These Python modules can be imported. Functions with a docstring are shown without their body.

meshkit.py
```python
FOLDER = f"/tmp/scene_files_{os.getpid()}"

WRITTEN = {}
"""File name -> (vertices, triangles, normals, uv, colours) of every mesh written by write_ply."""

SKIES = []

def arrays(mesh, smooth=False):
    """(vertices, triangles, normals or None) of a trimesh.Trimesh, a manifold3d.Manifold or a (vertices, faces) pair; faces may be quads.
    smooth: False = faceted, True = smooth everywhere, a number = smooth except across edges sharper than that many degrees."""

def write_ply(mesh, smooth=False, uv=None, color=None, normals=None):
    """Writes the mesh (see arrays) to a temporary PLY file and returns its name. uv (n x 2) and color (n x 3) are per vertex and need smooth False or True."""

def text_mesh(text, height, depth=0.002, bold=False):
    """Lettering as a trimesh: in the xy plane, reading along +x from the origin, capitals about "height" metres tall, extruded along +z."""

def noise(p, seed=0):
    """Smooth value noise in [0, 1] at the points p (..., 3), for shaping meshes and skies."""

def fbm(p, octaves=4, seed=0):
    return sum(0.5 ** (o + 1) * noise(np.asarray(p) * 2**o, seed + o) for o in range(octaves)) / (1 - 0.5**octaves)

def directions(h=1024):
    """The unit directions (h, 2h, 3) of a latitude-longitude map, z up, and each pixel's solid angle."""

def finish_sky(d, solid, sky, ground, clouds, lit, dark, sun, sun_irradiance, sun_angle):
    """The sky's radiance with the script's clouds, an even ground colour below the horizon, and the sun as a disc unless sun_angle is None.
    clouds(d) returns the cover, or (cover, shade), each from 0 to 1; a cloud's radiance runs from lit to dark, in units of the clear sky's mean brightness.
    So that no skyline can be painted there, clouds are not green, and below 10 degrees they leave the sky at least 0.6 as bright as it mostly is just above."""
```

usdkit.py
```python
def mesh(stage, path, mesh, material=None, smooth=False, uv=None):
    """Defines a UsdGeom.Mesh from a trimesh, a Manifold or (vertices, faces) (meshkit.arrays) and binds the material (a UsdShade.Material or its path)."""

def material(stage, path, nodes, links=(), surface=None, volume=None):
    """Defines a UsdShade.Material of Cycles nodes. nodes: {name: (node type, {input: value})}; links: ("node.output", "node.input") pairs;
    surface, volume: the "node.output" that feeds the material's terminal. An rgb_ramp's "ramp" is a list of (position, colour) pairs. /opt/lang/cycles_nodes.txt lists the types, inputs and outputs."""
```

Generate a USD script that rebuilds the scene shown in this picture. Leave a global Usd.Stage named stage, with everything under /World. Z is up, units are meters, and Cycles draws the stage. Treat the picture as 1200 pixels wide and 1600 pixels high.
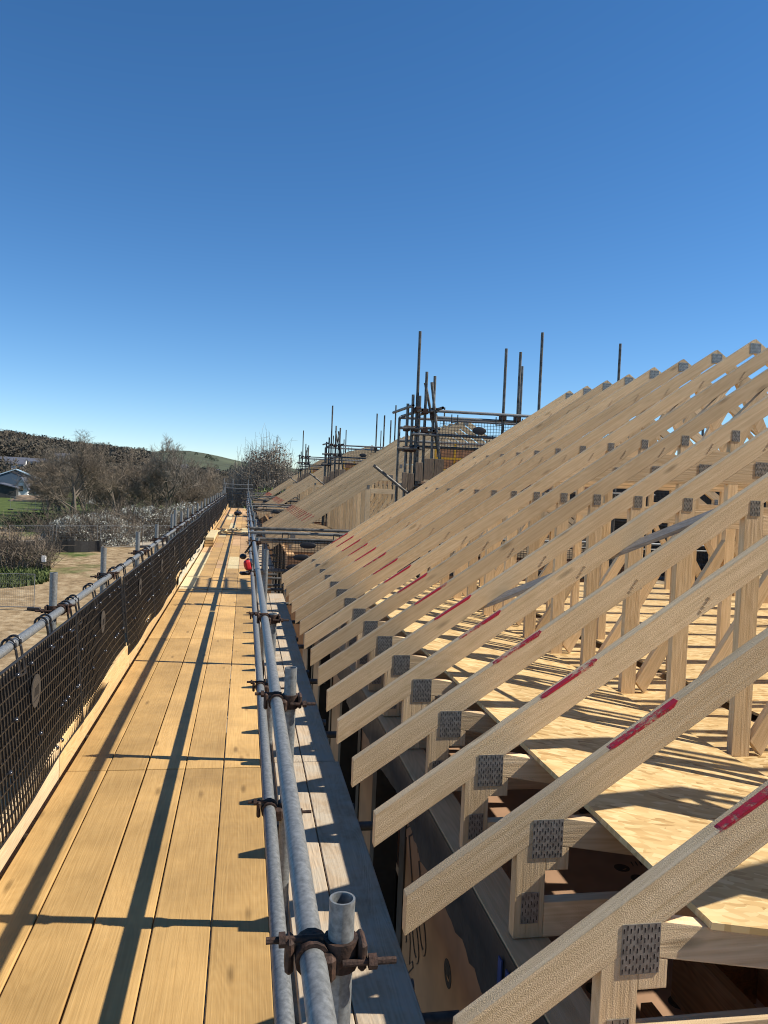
import math, random
import numpy as np, trimesh, usdkit, meshkit
from pxr import Usd, UsdGeom, UsdLux, UsdShade, Gf, Sdf

# ------------------------------------------------------------------ camera, sky, sun, exposure
stage = Usd.Stage.CreateInMemory()
UsdGeom.SetStageUpAxis(stage, UsdGeom.Tokens.z)
UsdGeom.SetStageMetersPerUnit(stage, 1.0)
WORLD = UsdGeom.Xform.Define(stage, '/World')
stage.SetDefaultPrim(WORLD.GetPrim())
UsdGeom.Scope.Define(stage, '/World/Looks')
# eye of the photographer is the origin; x across the roof, y along the walkway, z up
YAW, PITCH, ROLL = 0.1799, -0.0339, 0.0421
fw = np.array([math.sin(YAW) * math.cos(PITCH), math.cos(YAW) * math.cos(PITCH), math.sin(PITCH)])
r0 = np.array([math.cos(YAW), -math.sin(YAW), 0.0]); u0 = np.cross(r0, fw)
rr = math.cos(ROLL) * r0 + math.sin(ROLL) * u0
uu = -math.sin(ROLL) * r0 + math.cos(ROLL) * u0
cam = UsdGeom.Camera.Define(stage, '/World/camera')
cam.AddTransformOp().Set(Gf.Matrix4d(*rr, 0, *uu, 0, *(-fw), 0, 0, 0, 0, 1))
cam.CreateHorizontalApertureAttr(36.0); cam.CreateVerticalApertureAttr(48.0)
cam.CreateFocalLengthAttr(36.0 * 1202 / 1200)
cam.CreateClippingRangeAttr(Gf.Vec2f(0.05, 6000))
cam.GetPrim().CreateAttribute('exposure', Sdf.ValueTypeNames.Float).Set(0.6)
SUN = np.array([1.0, -0.15, 0.93]); SUN /= np.linalg.norm(SUN)
ELEV, ROT = math.asin(SUN[2]), math.atan2(SUN[0], SUN[1])
sky_look = usdkit.material(stage, '/World/Looks/sky_air', {
    'sky': ('sky_texture', {'sky_type': 'single_scattering', 'sun_disc': False, 'sun_elevation': ELEV, 'sun_rotation': ROT,
                            'altitude': 1200.0, 'air_density': 0.9, 'aerosol_density': 0.0, 'ozone_density': 3.5}),
    'sat': ('hsv', {'saturation': 1.22}), 'bg': ('background_shader', {'strength': 0.098})}, [('sky.color', 'sat.color'), ('sat.color', 'bg.color')], surface='bg.background')
dome = UsdLux.DomeLight.Define(stage, '/World/sky')
UsdShade.MaterialBindingAPI.Apply(dome.GetPrim()).Bind(sky_look)
dome.GetPrim().SetCustomDataByKey('kind', 'structure')
sun = UsdLux.DistantLight.Define(stage, '/World/sun')
sun.CreateIntensityAttr(1.25); sun.CreateAngleAttr(0.53); sun.CreateNormalizeAttr(True)
sun.CreateColorAttr(Gf.Vec3f(1.0, 0.945, 0.855))
zx = np.cross([0, 0, 1], SUN); zx /= np.linalg.norm(zx); zy = np.cross(SUN, zx)
sun.AddTransformOp().Set(Gf.Matrix4d(*zx, 0, *zy, 0, *SUN, 0, 0, 0, 0, 1))

# ------------------------------------------------------------------ helpers
used = {}
def numbered(parent, name):
    k = (str(parent), name); n = used.get(k, 0); used[k] = n + 1
    return f'{parent}/{name}' if n == 0 else f'{parent}/{name}_{n:03d}'
def tag(p, label=None, cat=None, group=None, kind=None):
    for k, v in (('label', label), ('category', cat), ('group', group), ('kind', kind)):
        if v: p.SetCustomDataByKey(k, v)
    return p
def thing(name, label, cat, loc=(0, 0, 0), rotz=0, group=None, kind=None):
    x = UsdGeom.Xform.Define(stage, numbered('/World', name))
    x.AddTranslateOp().Set(Gf.Vec3d(*map(float, loc))); x.AddRotateZOp().Set(float(rotz))
    return tag(x.GetPrim(), label, cat, group, kind)
def dup(src, loc, rotz, label, group=None, name=None):
    base = name or src.GetName().rstrip('0123456789').rstrip('_')
    x = UsdGeom.Xform.Define(stage, numbered('/World', base)); p = x.GetPrim()
    p.GetReferences().AddInternalReference(src.GetPath()); p.SetInstanceable(True)
    x.ClearXformOpOrder()
    p.GetAttribute('xformOp:translate').Set(Gf.Vec3d(*map(float, loc))); p.GetAttribute('xformOp:rotateZ').Set(float(rotz))
    x.SetXformOpOrder([UsdGeom.XformOp(p.GetAttribute('xformOp:translate')), UsdGeom.XformOp(p.GetAttribute('xformOp:rotateZ'))])
    return tag(p, label, None, group)
def part(parent, name, m, mat, smooth=False, label=None, kind=None):
    path = parent.GetPath() if hasattr(parent, 'GetPath') else parent
    if isinstance(m, MB): m = m.mesh()
    g = usdkit.mesh(stage, numbered(path, name), m, mat, smooth=smooth)
    return tag(g.GetPrim(), label, None, None, kind)
def struct(name, m, mat, smooth=False):
    return part('/World', name, m, mat, smooth, kind='structure')
ORD = ['nearest', 'second', 'third', 'fourth', 'fifth', 'sixth', 'seventh', 'eighth', 'ninth', 'tenth', 'eleventh', 'twelfth', 'thirteenth',
       'fourteenth', 'fifteenth', 'sixteenth', 'seventeenth', 'eighteenth', 'nineteenth', 'twentieth', 'twenty-first', 'twenty-second', 'twenty-third', 'twenty-fourth', 'twenty-fifth', 'twenty-sixth', 'twenty-seventh', 'twenty-eighth']

class MB:
    """collects simple solids into one mesh"""
    def __init__(s): s.v, s.f, s.n = [], [], 0
    def add(s, v, f):
        v = np.asarray(v, float); s.v.append(v); s.f.append(np.asarray(f, int) + s.n); s.n += len(v); return s
    def tm(s, m): return s.add(m.vertices, m.faces)
    def box(s, x0, x1, y0, y1, z0, z1, c=0.0):
        if c:
            a = []
            for sx, X in ((1, x0), (-1, x1)):
                for sy, Y in ((1, y0), (-1, y1)):
                    for sz, Z in ((1, z0), (-1, z1)):
                        a += [(X, Y + sy * c, Z + sz * c), (X + sx * c, Y, Z + sz * c), (X + sx * c, Y + sy * c, Z)]
            return s.tm(trimesh.convex.convex_hull(np.array(a)))
        v = [(x, y, z) for x in (x0, x1) for y in (y0, y1) for z in (z0, z1)]
        return s.add(v, [(0, 1, 3), (0, 3, 2), (4, 6, 7), (4, 7, 5), (0, 4, 5), (0, 5, 1), (2, 3, 7), (2, 7, 6), (0, 2, 6), (0, 6, 4), (1, 5, 7), (1, 7, 3)])
    def bar(s, p, q, w, h, up=(0, 0, 1)):
        p, q = np.asarray(p, float), np.asarray(q, float); d = q - p; d /= np.linalg.norm(d)
        a = np.cross(d, up); a /= np.linalg.norm(a) + 1e-12; b = np.cross(a, d)
        v = [o + i * a * w / 2 + j * b * h / 2 for o in (p, q) for i in (-1, 1) for j in (-1, 1)]
        return s.add(v, [(0, 1, 3), (0, 3, 2), (4, 6, 7), (4, 7, 5), (0, 4, 5), (0, 5, 1), (2, 3, 7), (2, 7, 6), (0, 2, 6), (0, 6, 4), (1, 5, 7), (1, 7, 3)])
    def tube(s, p, q, r, n=10, r2=None, inner=None, cap=True):
        p, q = np.asarray(p, float), np.asarray(q, float); d = q - p; d /= np.linalg.norm(d)
        a = np.cross(d, (0, 0, 1) if abs(d[2]) < .9 else (1, 0, 0)); a /= np.linalg.norm(a); b = np.cross(d, a)
        t = np.arange(n) * 2 * np.pi / n; ring = np.cos(t)[:, None] * a + np.sin(t)[:, None] * b
        r2 = r if r2 is None else r2
        i = np.arange(n); j = (i + 1) % n
        if inner:
            v = np.vstack([p + ring * r, q + ring * r2, q + ring * inner, p + ring * inner]); f = []
            for k in range(4):
                k2 = (k + 1) % 4
                f += list(np.stack([k * n + i, k * n + j, k2 * n + j], 1)) + list(np.stack([k * n + i, k2 * n + j, k2 * n + i], 1))
            return s.add(v, np.array(f))
        v = np.vstack([p + ring * r, q + ring * r2, [p], [q]])
        f = np.vstack([np.stack([i, j, n + j], 1), np.stack([i, n + j, n + i], 1), np.stack([j, i, 0 * i + 2 * n], 1), np.stack([n + i, n + j, 0 * i + 2 * n + 1], 1)])
        return s.add(v, f if cap else f[:2 * n])
    def prism(s, poly, y0, y1):
        """polygon in x,z pushed along y (convex)"""
        n = len(poly); v = [(x, y0, z) for x, z in poly] + [(x, y1, z) for x, z in poly]
        f = [(0, k, k + 1) for k in range(1, n - 1)] + [(n, n + k + 1, n + k) for k in range(1, n - 1)]
        for k in range(n):
            l = (k + 1) % n; f += [(k, n + k, n + l), (k, n + l, l)]
        return s.add(v, f)
    def mesh(s):
        m = trimesh.Trimesh(np.vstack(s.v), np.vstack(s.f), process=False)
        return m
def fixed(mb):
    m = mb.mesh(); trimesh.repair.fix_normals(m, multibody=True); return m

# ------------------------------------------------------------------ materials
def L(n): return f'/World/Looks/{n}'
def wood(name, dark, light, axis, rough=0.75, fibre=150, bump=0.35, knots=1.0, tone=0.25, stain=0.25, saw=0.0, grey=None, rings=26.0, ringc=0.2, fib=0.9, ripple=0.0, bev=0.004):
    """wood with its grain along axis"""
    a = np.asarray(axis, float); a /= np.linalg.norm(a)
    b = np.cross(a, (0, 1, 0) if abs(a[1]) < .8 else (0, 0, 1)); b /= np.linalg.norm(b); c = np.cross(a, b)
    N = {'geo': ('geometry', {}), 'oi': ('object_info', {}),
         'off': ('vector_math', {'math_type': 'scale', 'vector1': (17.3, 9.1, 5.7)}),
         'p': ('vector_math', {'math_type': 'add'}),
         'da': ('vector_math', {'math_type': 'dot_product', 'vector2': tuple(a)}), 'db': ('vector_math', {'math_type': 'dot_product', 'vector2': tuple(b)}),
         'dc': ('vector_math', {'math_type': 'dot_product', 'vector2': tuple(c)}), 'g': ('combine_xyz', {}),
         's1': ('vector_math', {'math_type': 'multiply', 'vector2': (0.7, 5.0, 5.0)}), 'n1': ('noise_texture', {'scale': 1.0, 'detail': 2.0, 'roughness': 0.55, 'distortion': 0.3}),
         'm1': ('math', {'math_type': 'multiply', 'value2': rings * 6.0}), 'sn': ('math', {'math_type': 'sine'}),
         's3': ('vector_math', {'math_type': 'multiply', 'vector2': (16.0, 4.0, 4.0)}), 'n3': ('noise_texture', {'scale': 1.0, 'detail': 2.0}), 'h3': ('math', {'math_type': 'multiply_add', 'value2': ripple}),
         's2': ('vector_math', {'math_type': 'multiply', 'vector2': (2.2, fibre, fibre)}), 'n2': ('noise_texture', {'scale': 1.0, 'detail': 3.0, 'roughness': 0.6}),
         'sk': ('vector_math', {'math_type': 'multiply', 'vector2': (2.1, 8.0, 8.0)}), 'vk': ('voronoi_texture', {'scale': 1.0, 'randomness': 1.0}),
         'kn': ('map_range', {'from_min': 0.05, 'from_max': 0.16, 'to_min': 1.0, 'to_max': 0.0, 'clamp': True}),
         'r1': ('map_range', {'from_min': -1.0, 'from_max': 1.0, 'to_min': 0.0, 'to_max': ringc, 'clamp': True}),
         'ad': ('math', {'math_type': 'multiply_add', 'value2': fib}), 'rb': ('math', {'math_type': 'add', 'value2': 0.5 - fib * .5 - ringc * .5}),
         'ramp': ('rgb_ramp', {'ramp': [(0.15, dark), (0.85, light)]}),
         'ns': ('noise_texture', {'scale': 1.7, 'detail': 4.0, 'roughness': 0.62}), 'st': ('map_range', {'from_min': 0.3, 'from_max': 0.75, 'to_min': 1.0, 'to_max': 1.0 - stain, 'clamp': True}),
         'tn': ('map_range', {'from_min': 0.0, 'from_max': 1.0, 'to_min': 1.0 - tone, 'to_max': 1.0 + tone * 0.5, 'clamp': False}),
         'tm': ('math', {'math_type': 'multiply'}), 'sc': ('vector_math', {'math_type': 'scale'}),
         'kc': ('mix_color', {'blend_type': 'mix', 'b': tuple(np.asarray(dark) * 0.33)}), 'kf': ('math', {'math_type': 'multiply', 'value2': 0.75 * knots}),
         'h1': ('math', {'math_type': 'multiply_add', 'value2': 0.35}), 'hs': ('noise_texture', {'scale': 260.0, 'detail': 2.0, 'roughness': 0.7}),
         'h2': ('math', {'math_type': 'multiply_add', 'value2': saw}),
         'bv': ('bevel', {'radius': bev, 'samples': 3}), 'bp': ('bump', {'strength': bump, 'distance': 0.004}), 'bs': ('principled_bsdf', {'roughness': rough, 'specular_ior_level': 0.25})}
    K = [('oi.random', 'off.scale'), ('geo.position', 'p.vector1'), ('off.vector', 'p.vector2'),
         ('p.vector', 'da.vector1'), ('p.vector', 'db.vector1'), ('p.vector', 'dc.vector1'), ('da.value', 'g.x'), ('db.value', 'g.y'), ('dc.value', 'g.z'),
         ('g.vector', 's1.vector1'), ('s1.vector', 'n1.vector'), ('n1.fac', 'm1.value1'), ('m1.value', 'sn.value1'),
         ('g.vector', 's2.vector1'), ('s2.vector', 'n2.vector'), ('g.vector', 'sk.vector1'), ('sk.vector', 'vk.vector'), ('vk.distance', 'kn.value'),
         ('sn.value', 'r1.value'), ('n2.fac', 'ad.value1'), ('r1.result', 'ad.value3'), ('ad.value', 'rb.value1'), ('rb.value', 'ramp.fac'),
         ('p.vector', 'ns.vector'), ('ns.fac', 'st.value'), ('oi.random', 'tn.value'), ('st.result', 'tm.value1'), ('tn.result', 'tm.value2'),
         ('ramp.color', 'kc.a'), ('kn.result', 'kf.value1'), ('kf.value', 'kc.fac'), ('kc.result', 'sc.vector1'), ('tm.value', 'sc.scale'),
         ('n2.fac', 'h1.value1'), ('ad.value', 'h1.value3'), ('geo.position', 'hs.vector'), ('hs.fac', 'h2.value1'), ('h1.value', 'h2.value3'),
         ('g.vector', 's3.vector1'), ('s3.vector', 'n3.vector'), ('n3.fac', 'h3.value1'), ('h2.value', 'h3.value3'), ('h3.value', 'bp.height'), ('bv.bevel', 'bp.normal'), ('bp.normal', 'bs.normal')]
    last = 'sc.vector'
    if grey:
        N['gn'] = ('noise_texture', {'scale': 6.0, 'detail': 5.0, 'roughness': 0.7}); N['gf'] = ('map_range', {'from_min': 0.42, 'from_max': 0.62, 'to_min': 0.15, 'to_max': 1.0, 'clamp': True})
        N['gm'] = ('mix_color', {'blend_type': 'mix', 'b': grey})
        K += [('g.vector', 'gn.vector'), ('gn.fac', 'gf.value'), ('gf.result', 'gm.fac'), (last, 'gm.a')]; last = 'gm.result'
    K.append((last, 'bs.base_color'))
    return usdkit.material(stage, L(name), N, K, surface='bs.BSDF')
def plain(name, col, rough=0.6, metal=0.0, var=0.2, scale=12.0, bump=0.0, spec=0.4, col2=None, detail=4.0, objtone=0.0):
    N = {'geo': ('geometry', {}), 'n': ('noise_texture', {'scale': scale, 'detail': detail, 'roughness': 0.62}), 'oi': ('object_info', {}),
         'r': ('rgb_ramp', {'ramp': [(0.3, tuple(np.asarray(col) * (1 - var))), (0.7, tuple(np.asarray(col2 if col2 else np.asarray(col) * (1 + var))))]}),
         'tn': ('map_range', {'to_min': 1 - objtone, 'to_max': 1 + objtone}), 'sc': ('vector_math', {'math_type': 'scale'}),
         'b': ('bump', {'strength': bump, 'distance': 0.004}), 's': ('principled_bsdf', {'roughness': rough, 'metallic': metal, 'specular_ior_level': spec})}
    K = [('geo.position', 'n.vector'), ('n.fac', 'r.fac'), ('oi.random', 'tn.value'), ('r.color', 'sc.vector1'), ('tn.result', 'sc.scale'), ('sc.vector', 's.base_color')]
    if bump: K += [('n.fac', 'b.height'), ('b.normal', 's.normal')]
    return usdkit.material(stage, L(name), N, K, surface='s.BSDF')

SL = 0.685
RL, RRt = (1, 0, SL), (1, 0, -SL)
TD, TLt = (0.60, 0.405, 0.205), (0.90, 0.68, 0.415)
M = {}
kw = dict(rough=0.8, fibre=75, bump=0.5, knots=0.7, tone=0.24, stain=0.18, saw=1.2, ringc=0.1)
M['rafter_left'] = wood('sawn_timber_rising', TD, TLt, RL, **kw)
M['rafter_right'] = wood('sawn_timber_falling', TD, TLt, RRt, **kw)
kp = dict(kw, bump=0.5, saw=0.8, ringc=0.14)
M['post'] = wood('sawn_timber_upright', TD, TLt, (0, 0, 1), **kp)
M['tie'] = wood('sawn_timber_level', TD, TLt, (1, 0, 0), **kp)
M['web'] = wood('sawn_timber_web', TD, TLt, (0.55, 0, 1), **kp)
M['plate_timber'] = wood('wall_plate_timber', (0.52, 0.30, 0.13), (0.76, 0.48, 0.25), (0, 1, 0), **kp)
M['deck'] = wood('scaffold_board_wood', (0.51, 0.29, 0.092), (0.77, 0.49, 0.19), (0, 1, 0), rough=0.55, fibre=130, bump=0.4, knots=0.85, tone=0.26, stain=0.42, rings=22, ringc=0.1, fib=0.6, ripple=2.4)
M['deck_pink'] = wood('pinkish_scaffold_board_wood', (0.47, 0.27, 0.12), (0.68, 0.45, 0.25), (0, 1, 0), knots=0.6, tone=0.25, fib=.6)
M['deck_pale'] = wood('new_board_wood', (0.55, 0.42, 0.21), (0.74, 0.62, 0.37), (0, 1, 0), rough=0.7, knots=0.5, tone=0.1, stain=0.15)
M['toe'] = wood('toe_board_wood', (0.5, 0.31, 0.12), (0.72, 0.5, 0.25), (0, 1, 0), knots=0.6)
M['toe_pink'] = wood('toe_board_pale_wood', (0.5, 0.35, 0.19), (0.72, 0.54, 0.33), (0, 1, 0), knots=0.6)
M['inner'] = wood('weathered_board_wood', (0.36, 0.25, 0.145), (0.66, 0.5, 0.33), (0, 1, 0), rough=0.85, fibre=60, bump=0.6, knots=0.5, stain=0.4, grey=(0.43, 0.36, 0.265))
M['grey_plank'] = wood('weathered_plank_wood', (0.2, 0.17, 0.14), (0.42, 0.37, 0.31), (0.8, -0.55, 0.3), rough=0.85, bump=0.6, knots=0.4)
M['grey_short'] = wood('weathered_short_board_wood', (0.12, 0.09, 0.065), (0.3, 0.23, 0.165), (0, 0, 1), rough=0.85, bump=0.6, knots=0.4)
M['red'] = usdkit.material(stage, L('red_spray_paint'), {'geo': ('geometry', {}), 'n': ('noise_texture', {'scale': 70.0, 'detail': 4.0, 'roughness': 0.7}), 'n2': ('noise_texture', {'scale': 5.0, 'detail': 2.0}),
    'ad': ('math', {'math_type': 'multiply_add', 'value2': 0.9}), 'r': ('map_range', {'from_min': 0.80, 'from_max': 0.98, 'to_min': 0.1, 'to_max': 1.0, 'clamp': True}), 't': ('transparent_bsdf', {}),
    'p': ('principled_bsdf', {'base_color': (0.5, 0.008, 0.03), 'roughness': 0.65}), 'm': ('mix_closure', {})},
    [('geo.position', 'n.vector'), ('geo.position', 'n2.vector'), ('n2.fac', 'ad.value1'), ('n.fac', 'ad.value3'), ('ad.value', 'r.value'), ('r.result', 'm.fac'), ('t.BSDF', 'm.closure1'), ('p.BSDF', 'm.closure2')], surface='m.closure')
M['stamp'] = plain('printed_ink', (0.2, 0.135, 0.085), 0.8)
M['plate'] = plain('punched_steel_plate', (0.30, 0.285, 0.25), 0.45, 0.65, var=0.35, scale=45)
M['slot'] = plain('dark_slot', (0.03, 0.028, 0.025), 0.6, 0.3)
M['tooth'] = plain('bright_steel_edge', (0.55, 0.55, 0.54), 0.3, 0.9)
M['galv'] = plain('galvanised_tube_steel', (0.15, 0.155, 0.15), 0.5, 0.4, var=0.2, scale=75, bump=0.1, col2=(0.27, 0.275, 0.265), detail=6)
M['galv_dark'] = plain('weathered_tube_steel', (0.07, 0.068, 0.063), 0.55, 0.4, var=0.4, scale=14, bump=0.1, col2=(0.18, 0.165, 0.14), objtone=0.25)
M['rust'] = plain('rusty_coupler_steel', (0.03, 0.019, 0.014), 0.7, 0.3, var=0.5, scale=70, bump=0.6, col2=(0.085, 0.045, 0.028))
M['black'] = plain('black_coated_wire', (0.012, 0.012, 0.013), 0.38, var=0.3, spec=0.5)
M['blacktube'] = plain('black_plastic_tube', (0.02, 0.02, 0.022), 0.4)
M['disc'] = plain('tan_plastic_disc', (0.045, 0.038, 0.031), 0.6, var=0.25, scale=40)
M['breather'] = plain('black_breather_membrane', (0.026, 0.023, 0.02), 0.45, var=0.35, scale=9, bump=1.0, spec=0.35)
M['membrane'] = plain('brown_foil_membrane', (0.30, 0.165, 0.085), 0.42, 0.15, var=0.25, scale=3.5, bump=0.5, spec=0.5)
M['membrane_floor'] = plain('brown_foil_membrane_pale', (0.33, 0.20, 0.12), 0.5, 0.05, var=0.2, scale=3)
M['ink'] = plain('black_print', (0.012, 0.01, 0.01), 0.5)
M['yellow'] = plain('yellow_painted_steel', (0.55, 0.33, 0.03), 0.5)
M['redtool'] = plain('red_plastic', (0.42, 0.014, 0.018), 0.45)
M['white'] = plain('white_render', (0.72, 0.70, 0.66), 0.8, var=0.08, scale=0.5)
M['slate'] = plain('slate_roof', (0.09, 0.095, 0.115), 0.6, var=0.2, scale=1.2)
M['barn'] = plain('blue_grey_cladding', (0.055, 0.085, 0.12), 0.6, var=0.15, scale=0.6)
M['barn_roof'] = plain('pale_blue_roof_sheet', (0.36, 0.47, 0.54), 0.5, var=0.1, scale=0.6)
M['stone'] = plain('grey_stone_wall', (0.2, 0.19, 0.17), 0.85, var=0.2, scale=2)
M['darkwall'] = plain('dark_timber_wall', (0.05, 0.048, 0.045), 0.8, var=0.25, scale=1.5)
M['window'] = plain('dark_window_glass', (0.02, 0.022, 0.026), 0.12, spec=0.8)
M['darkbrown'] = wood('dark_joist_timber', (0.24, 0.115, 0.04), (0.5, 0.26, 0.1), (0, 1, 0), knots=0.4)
M['fence'] = plain('galvanised_fence_wire', (0.22, 0.22, 0.21), 0.5, 0.4)
M['concrete'] = plain('grey_concrete', (0.3, 0.29, 0.27), 0.9, var=0.15)
M['bark'] = plain('grey_brown_bark', (0.12, 0.095, 0.07), 0.9, var=0.3, scale=3)
M['twig'] = plain('brown_twigs', (0.145, 0.112, 0.078), 0.9, var=0.35, scale=0.5, objtone=0.3)
M['twig_grey'] = plain('grey_twigs', (0.175, 0.145, 0.11), 0.9, var=0.3, scale=0.5, objtone=0.3)
M['leaf'] = plain('young_green_leaf', (0.085, 0.11, 0.028), 0.8, var=0.4, scale=0.8, objtone=0.2)
M['blossom'] = plain('white_blossom', (0.52, 0.52, 0.44), 0.8, var=0.35, scale=1.5)
M['wood_far'] = plain('winter_woodland', (0.06, 0.048, 0.035), 0.95, var=0.2, scale=0.03, col2=(0.105, 0.088, 0.062))
M['evergreen'] = plain('dark_evergreen', (0.022, 0.032, 0.014), 0.95, var=0.4, scale=0.5)
M['spoil'] = plain('brown_spoil', (0.23, 0.16, 0.1), 0.95, var=0.3, scale=1.0)

# OSB: three layers of flakes lying in different directions
def osb():
    N = {'geo': ('geometry', {}), 'oi': ('object_info', {}), 'bs': ('principled_bsdf', {'roughness': 0.6, 'specular_ior_level': 0.3}), 'bp': ('bump', {'strength': 0.25, 'distance': 0.003}),
         'nz': ('noise_texture', {'scale': 2.0, 'detail': 3.0}), 'nzr': ('map_range', {'from_min': 0.3, 'from_max': 0.7, 'to_min': 0.86, 'to_max': 1.08})}
    K = []
    for k, rot in enumerate((0.5, -0.55, 1.35)):
        N[f'm{k}'] = ('mapping', {'mapping_type': 'point', 'rotation': (0, 0, rot), 'scale': (15.0 + 3 * k, 46.0, 1.0)})
        N[f'w{k}'] = ('noise_texture', {'scale': 14.0, 'detail': 2.0}); N[f'a{k}'] = ('vector_math', {'math_type': 'multiply_add', 'vector2': (0.018, 0.018, 0.0)})
        N[f'v{k}'] = ('voronoi_texture', {'scale': 1.0, 'dimensions': '2D'}); N[f's{k}'] = ('separate_color', {})
        K += [('geo.position', f'w{k}.vector'), (f'w{k}.color', f'a{k}.vector1'), ('geo.position', f'a{k}.vector3'), (f'a{k}.vector', f'm{k}.vector'), (f'm{k}.vector', f'v{k}.vector'), (f'v{k}.color', f's{k}.color')]
    N['q0'] = ('math', {'math_type': 'greater_than', 'value2': 0.6}); N['q1'] = ('math', {'math_type': 'greater_than', 'value2': 0.55})
    N['x0'] = ('mix_float', {}); N['x1'] = ('mix_float', {})
    N['rp'] = ('rgb_ramp', {'ramp': [(0.0, (0.34, 0.20, 0.07)), (0.12, (0.48, 0.315, 0.13)), (0.6, (0.565, 0.39, 0.175)), (1.0, (0.66, 0.485, 0.245))]})
    N['sc'] = ('vector_math', {'math_type': 'scale'})
    K += [('s0.g', 'q0.value1'), ('s1.g', 'q1.value1'), ('q0.value', 'x0.fac'), ('s2.r', 'x0.a'), ('s0.r', 'x0.b'), ('q1.value', 'x1.fac'), ('x0.result', 'x1.a'), ('s1.r', 'x1.b'),
          ('x1.result', 'rp.fac'), ('geo.position', 'nz.vector'), ('nz.fac', 'nzr.value'), ('rp.color', 'sc.vector1'), ('nzr.result', 'sc.scale'), ('sc.vector', 'bs.base_color'), ('x1.result', 'bp.height'), ('bp.normal', 'bs.normal')]
    return usdkit.material(stage, L('oriented_strand_board'), N, K, surface='bs.BSDF')
M['osb'] = osb()
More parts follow.
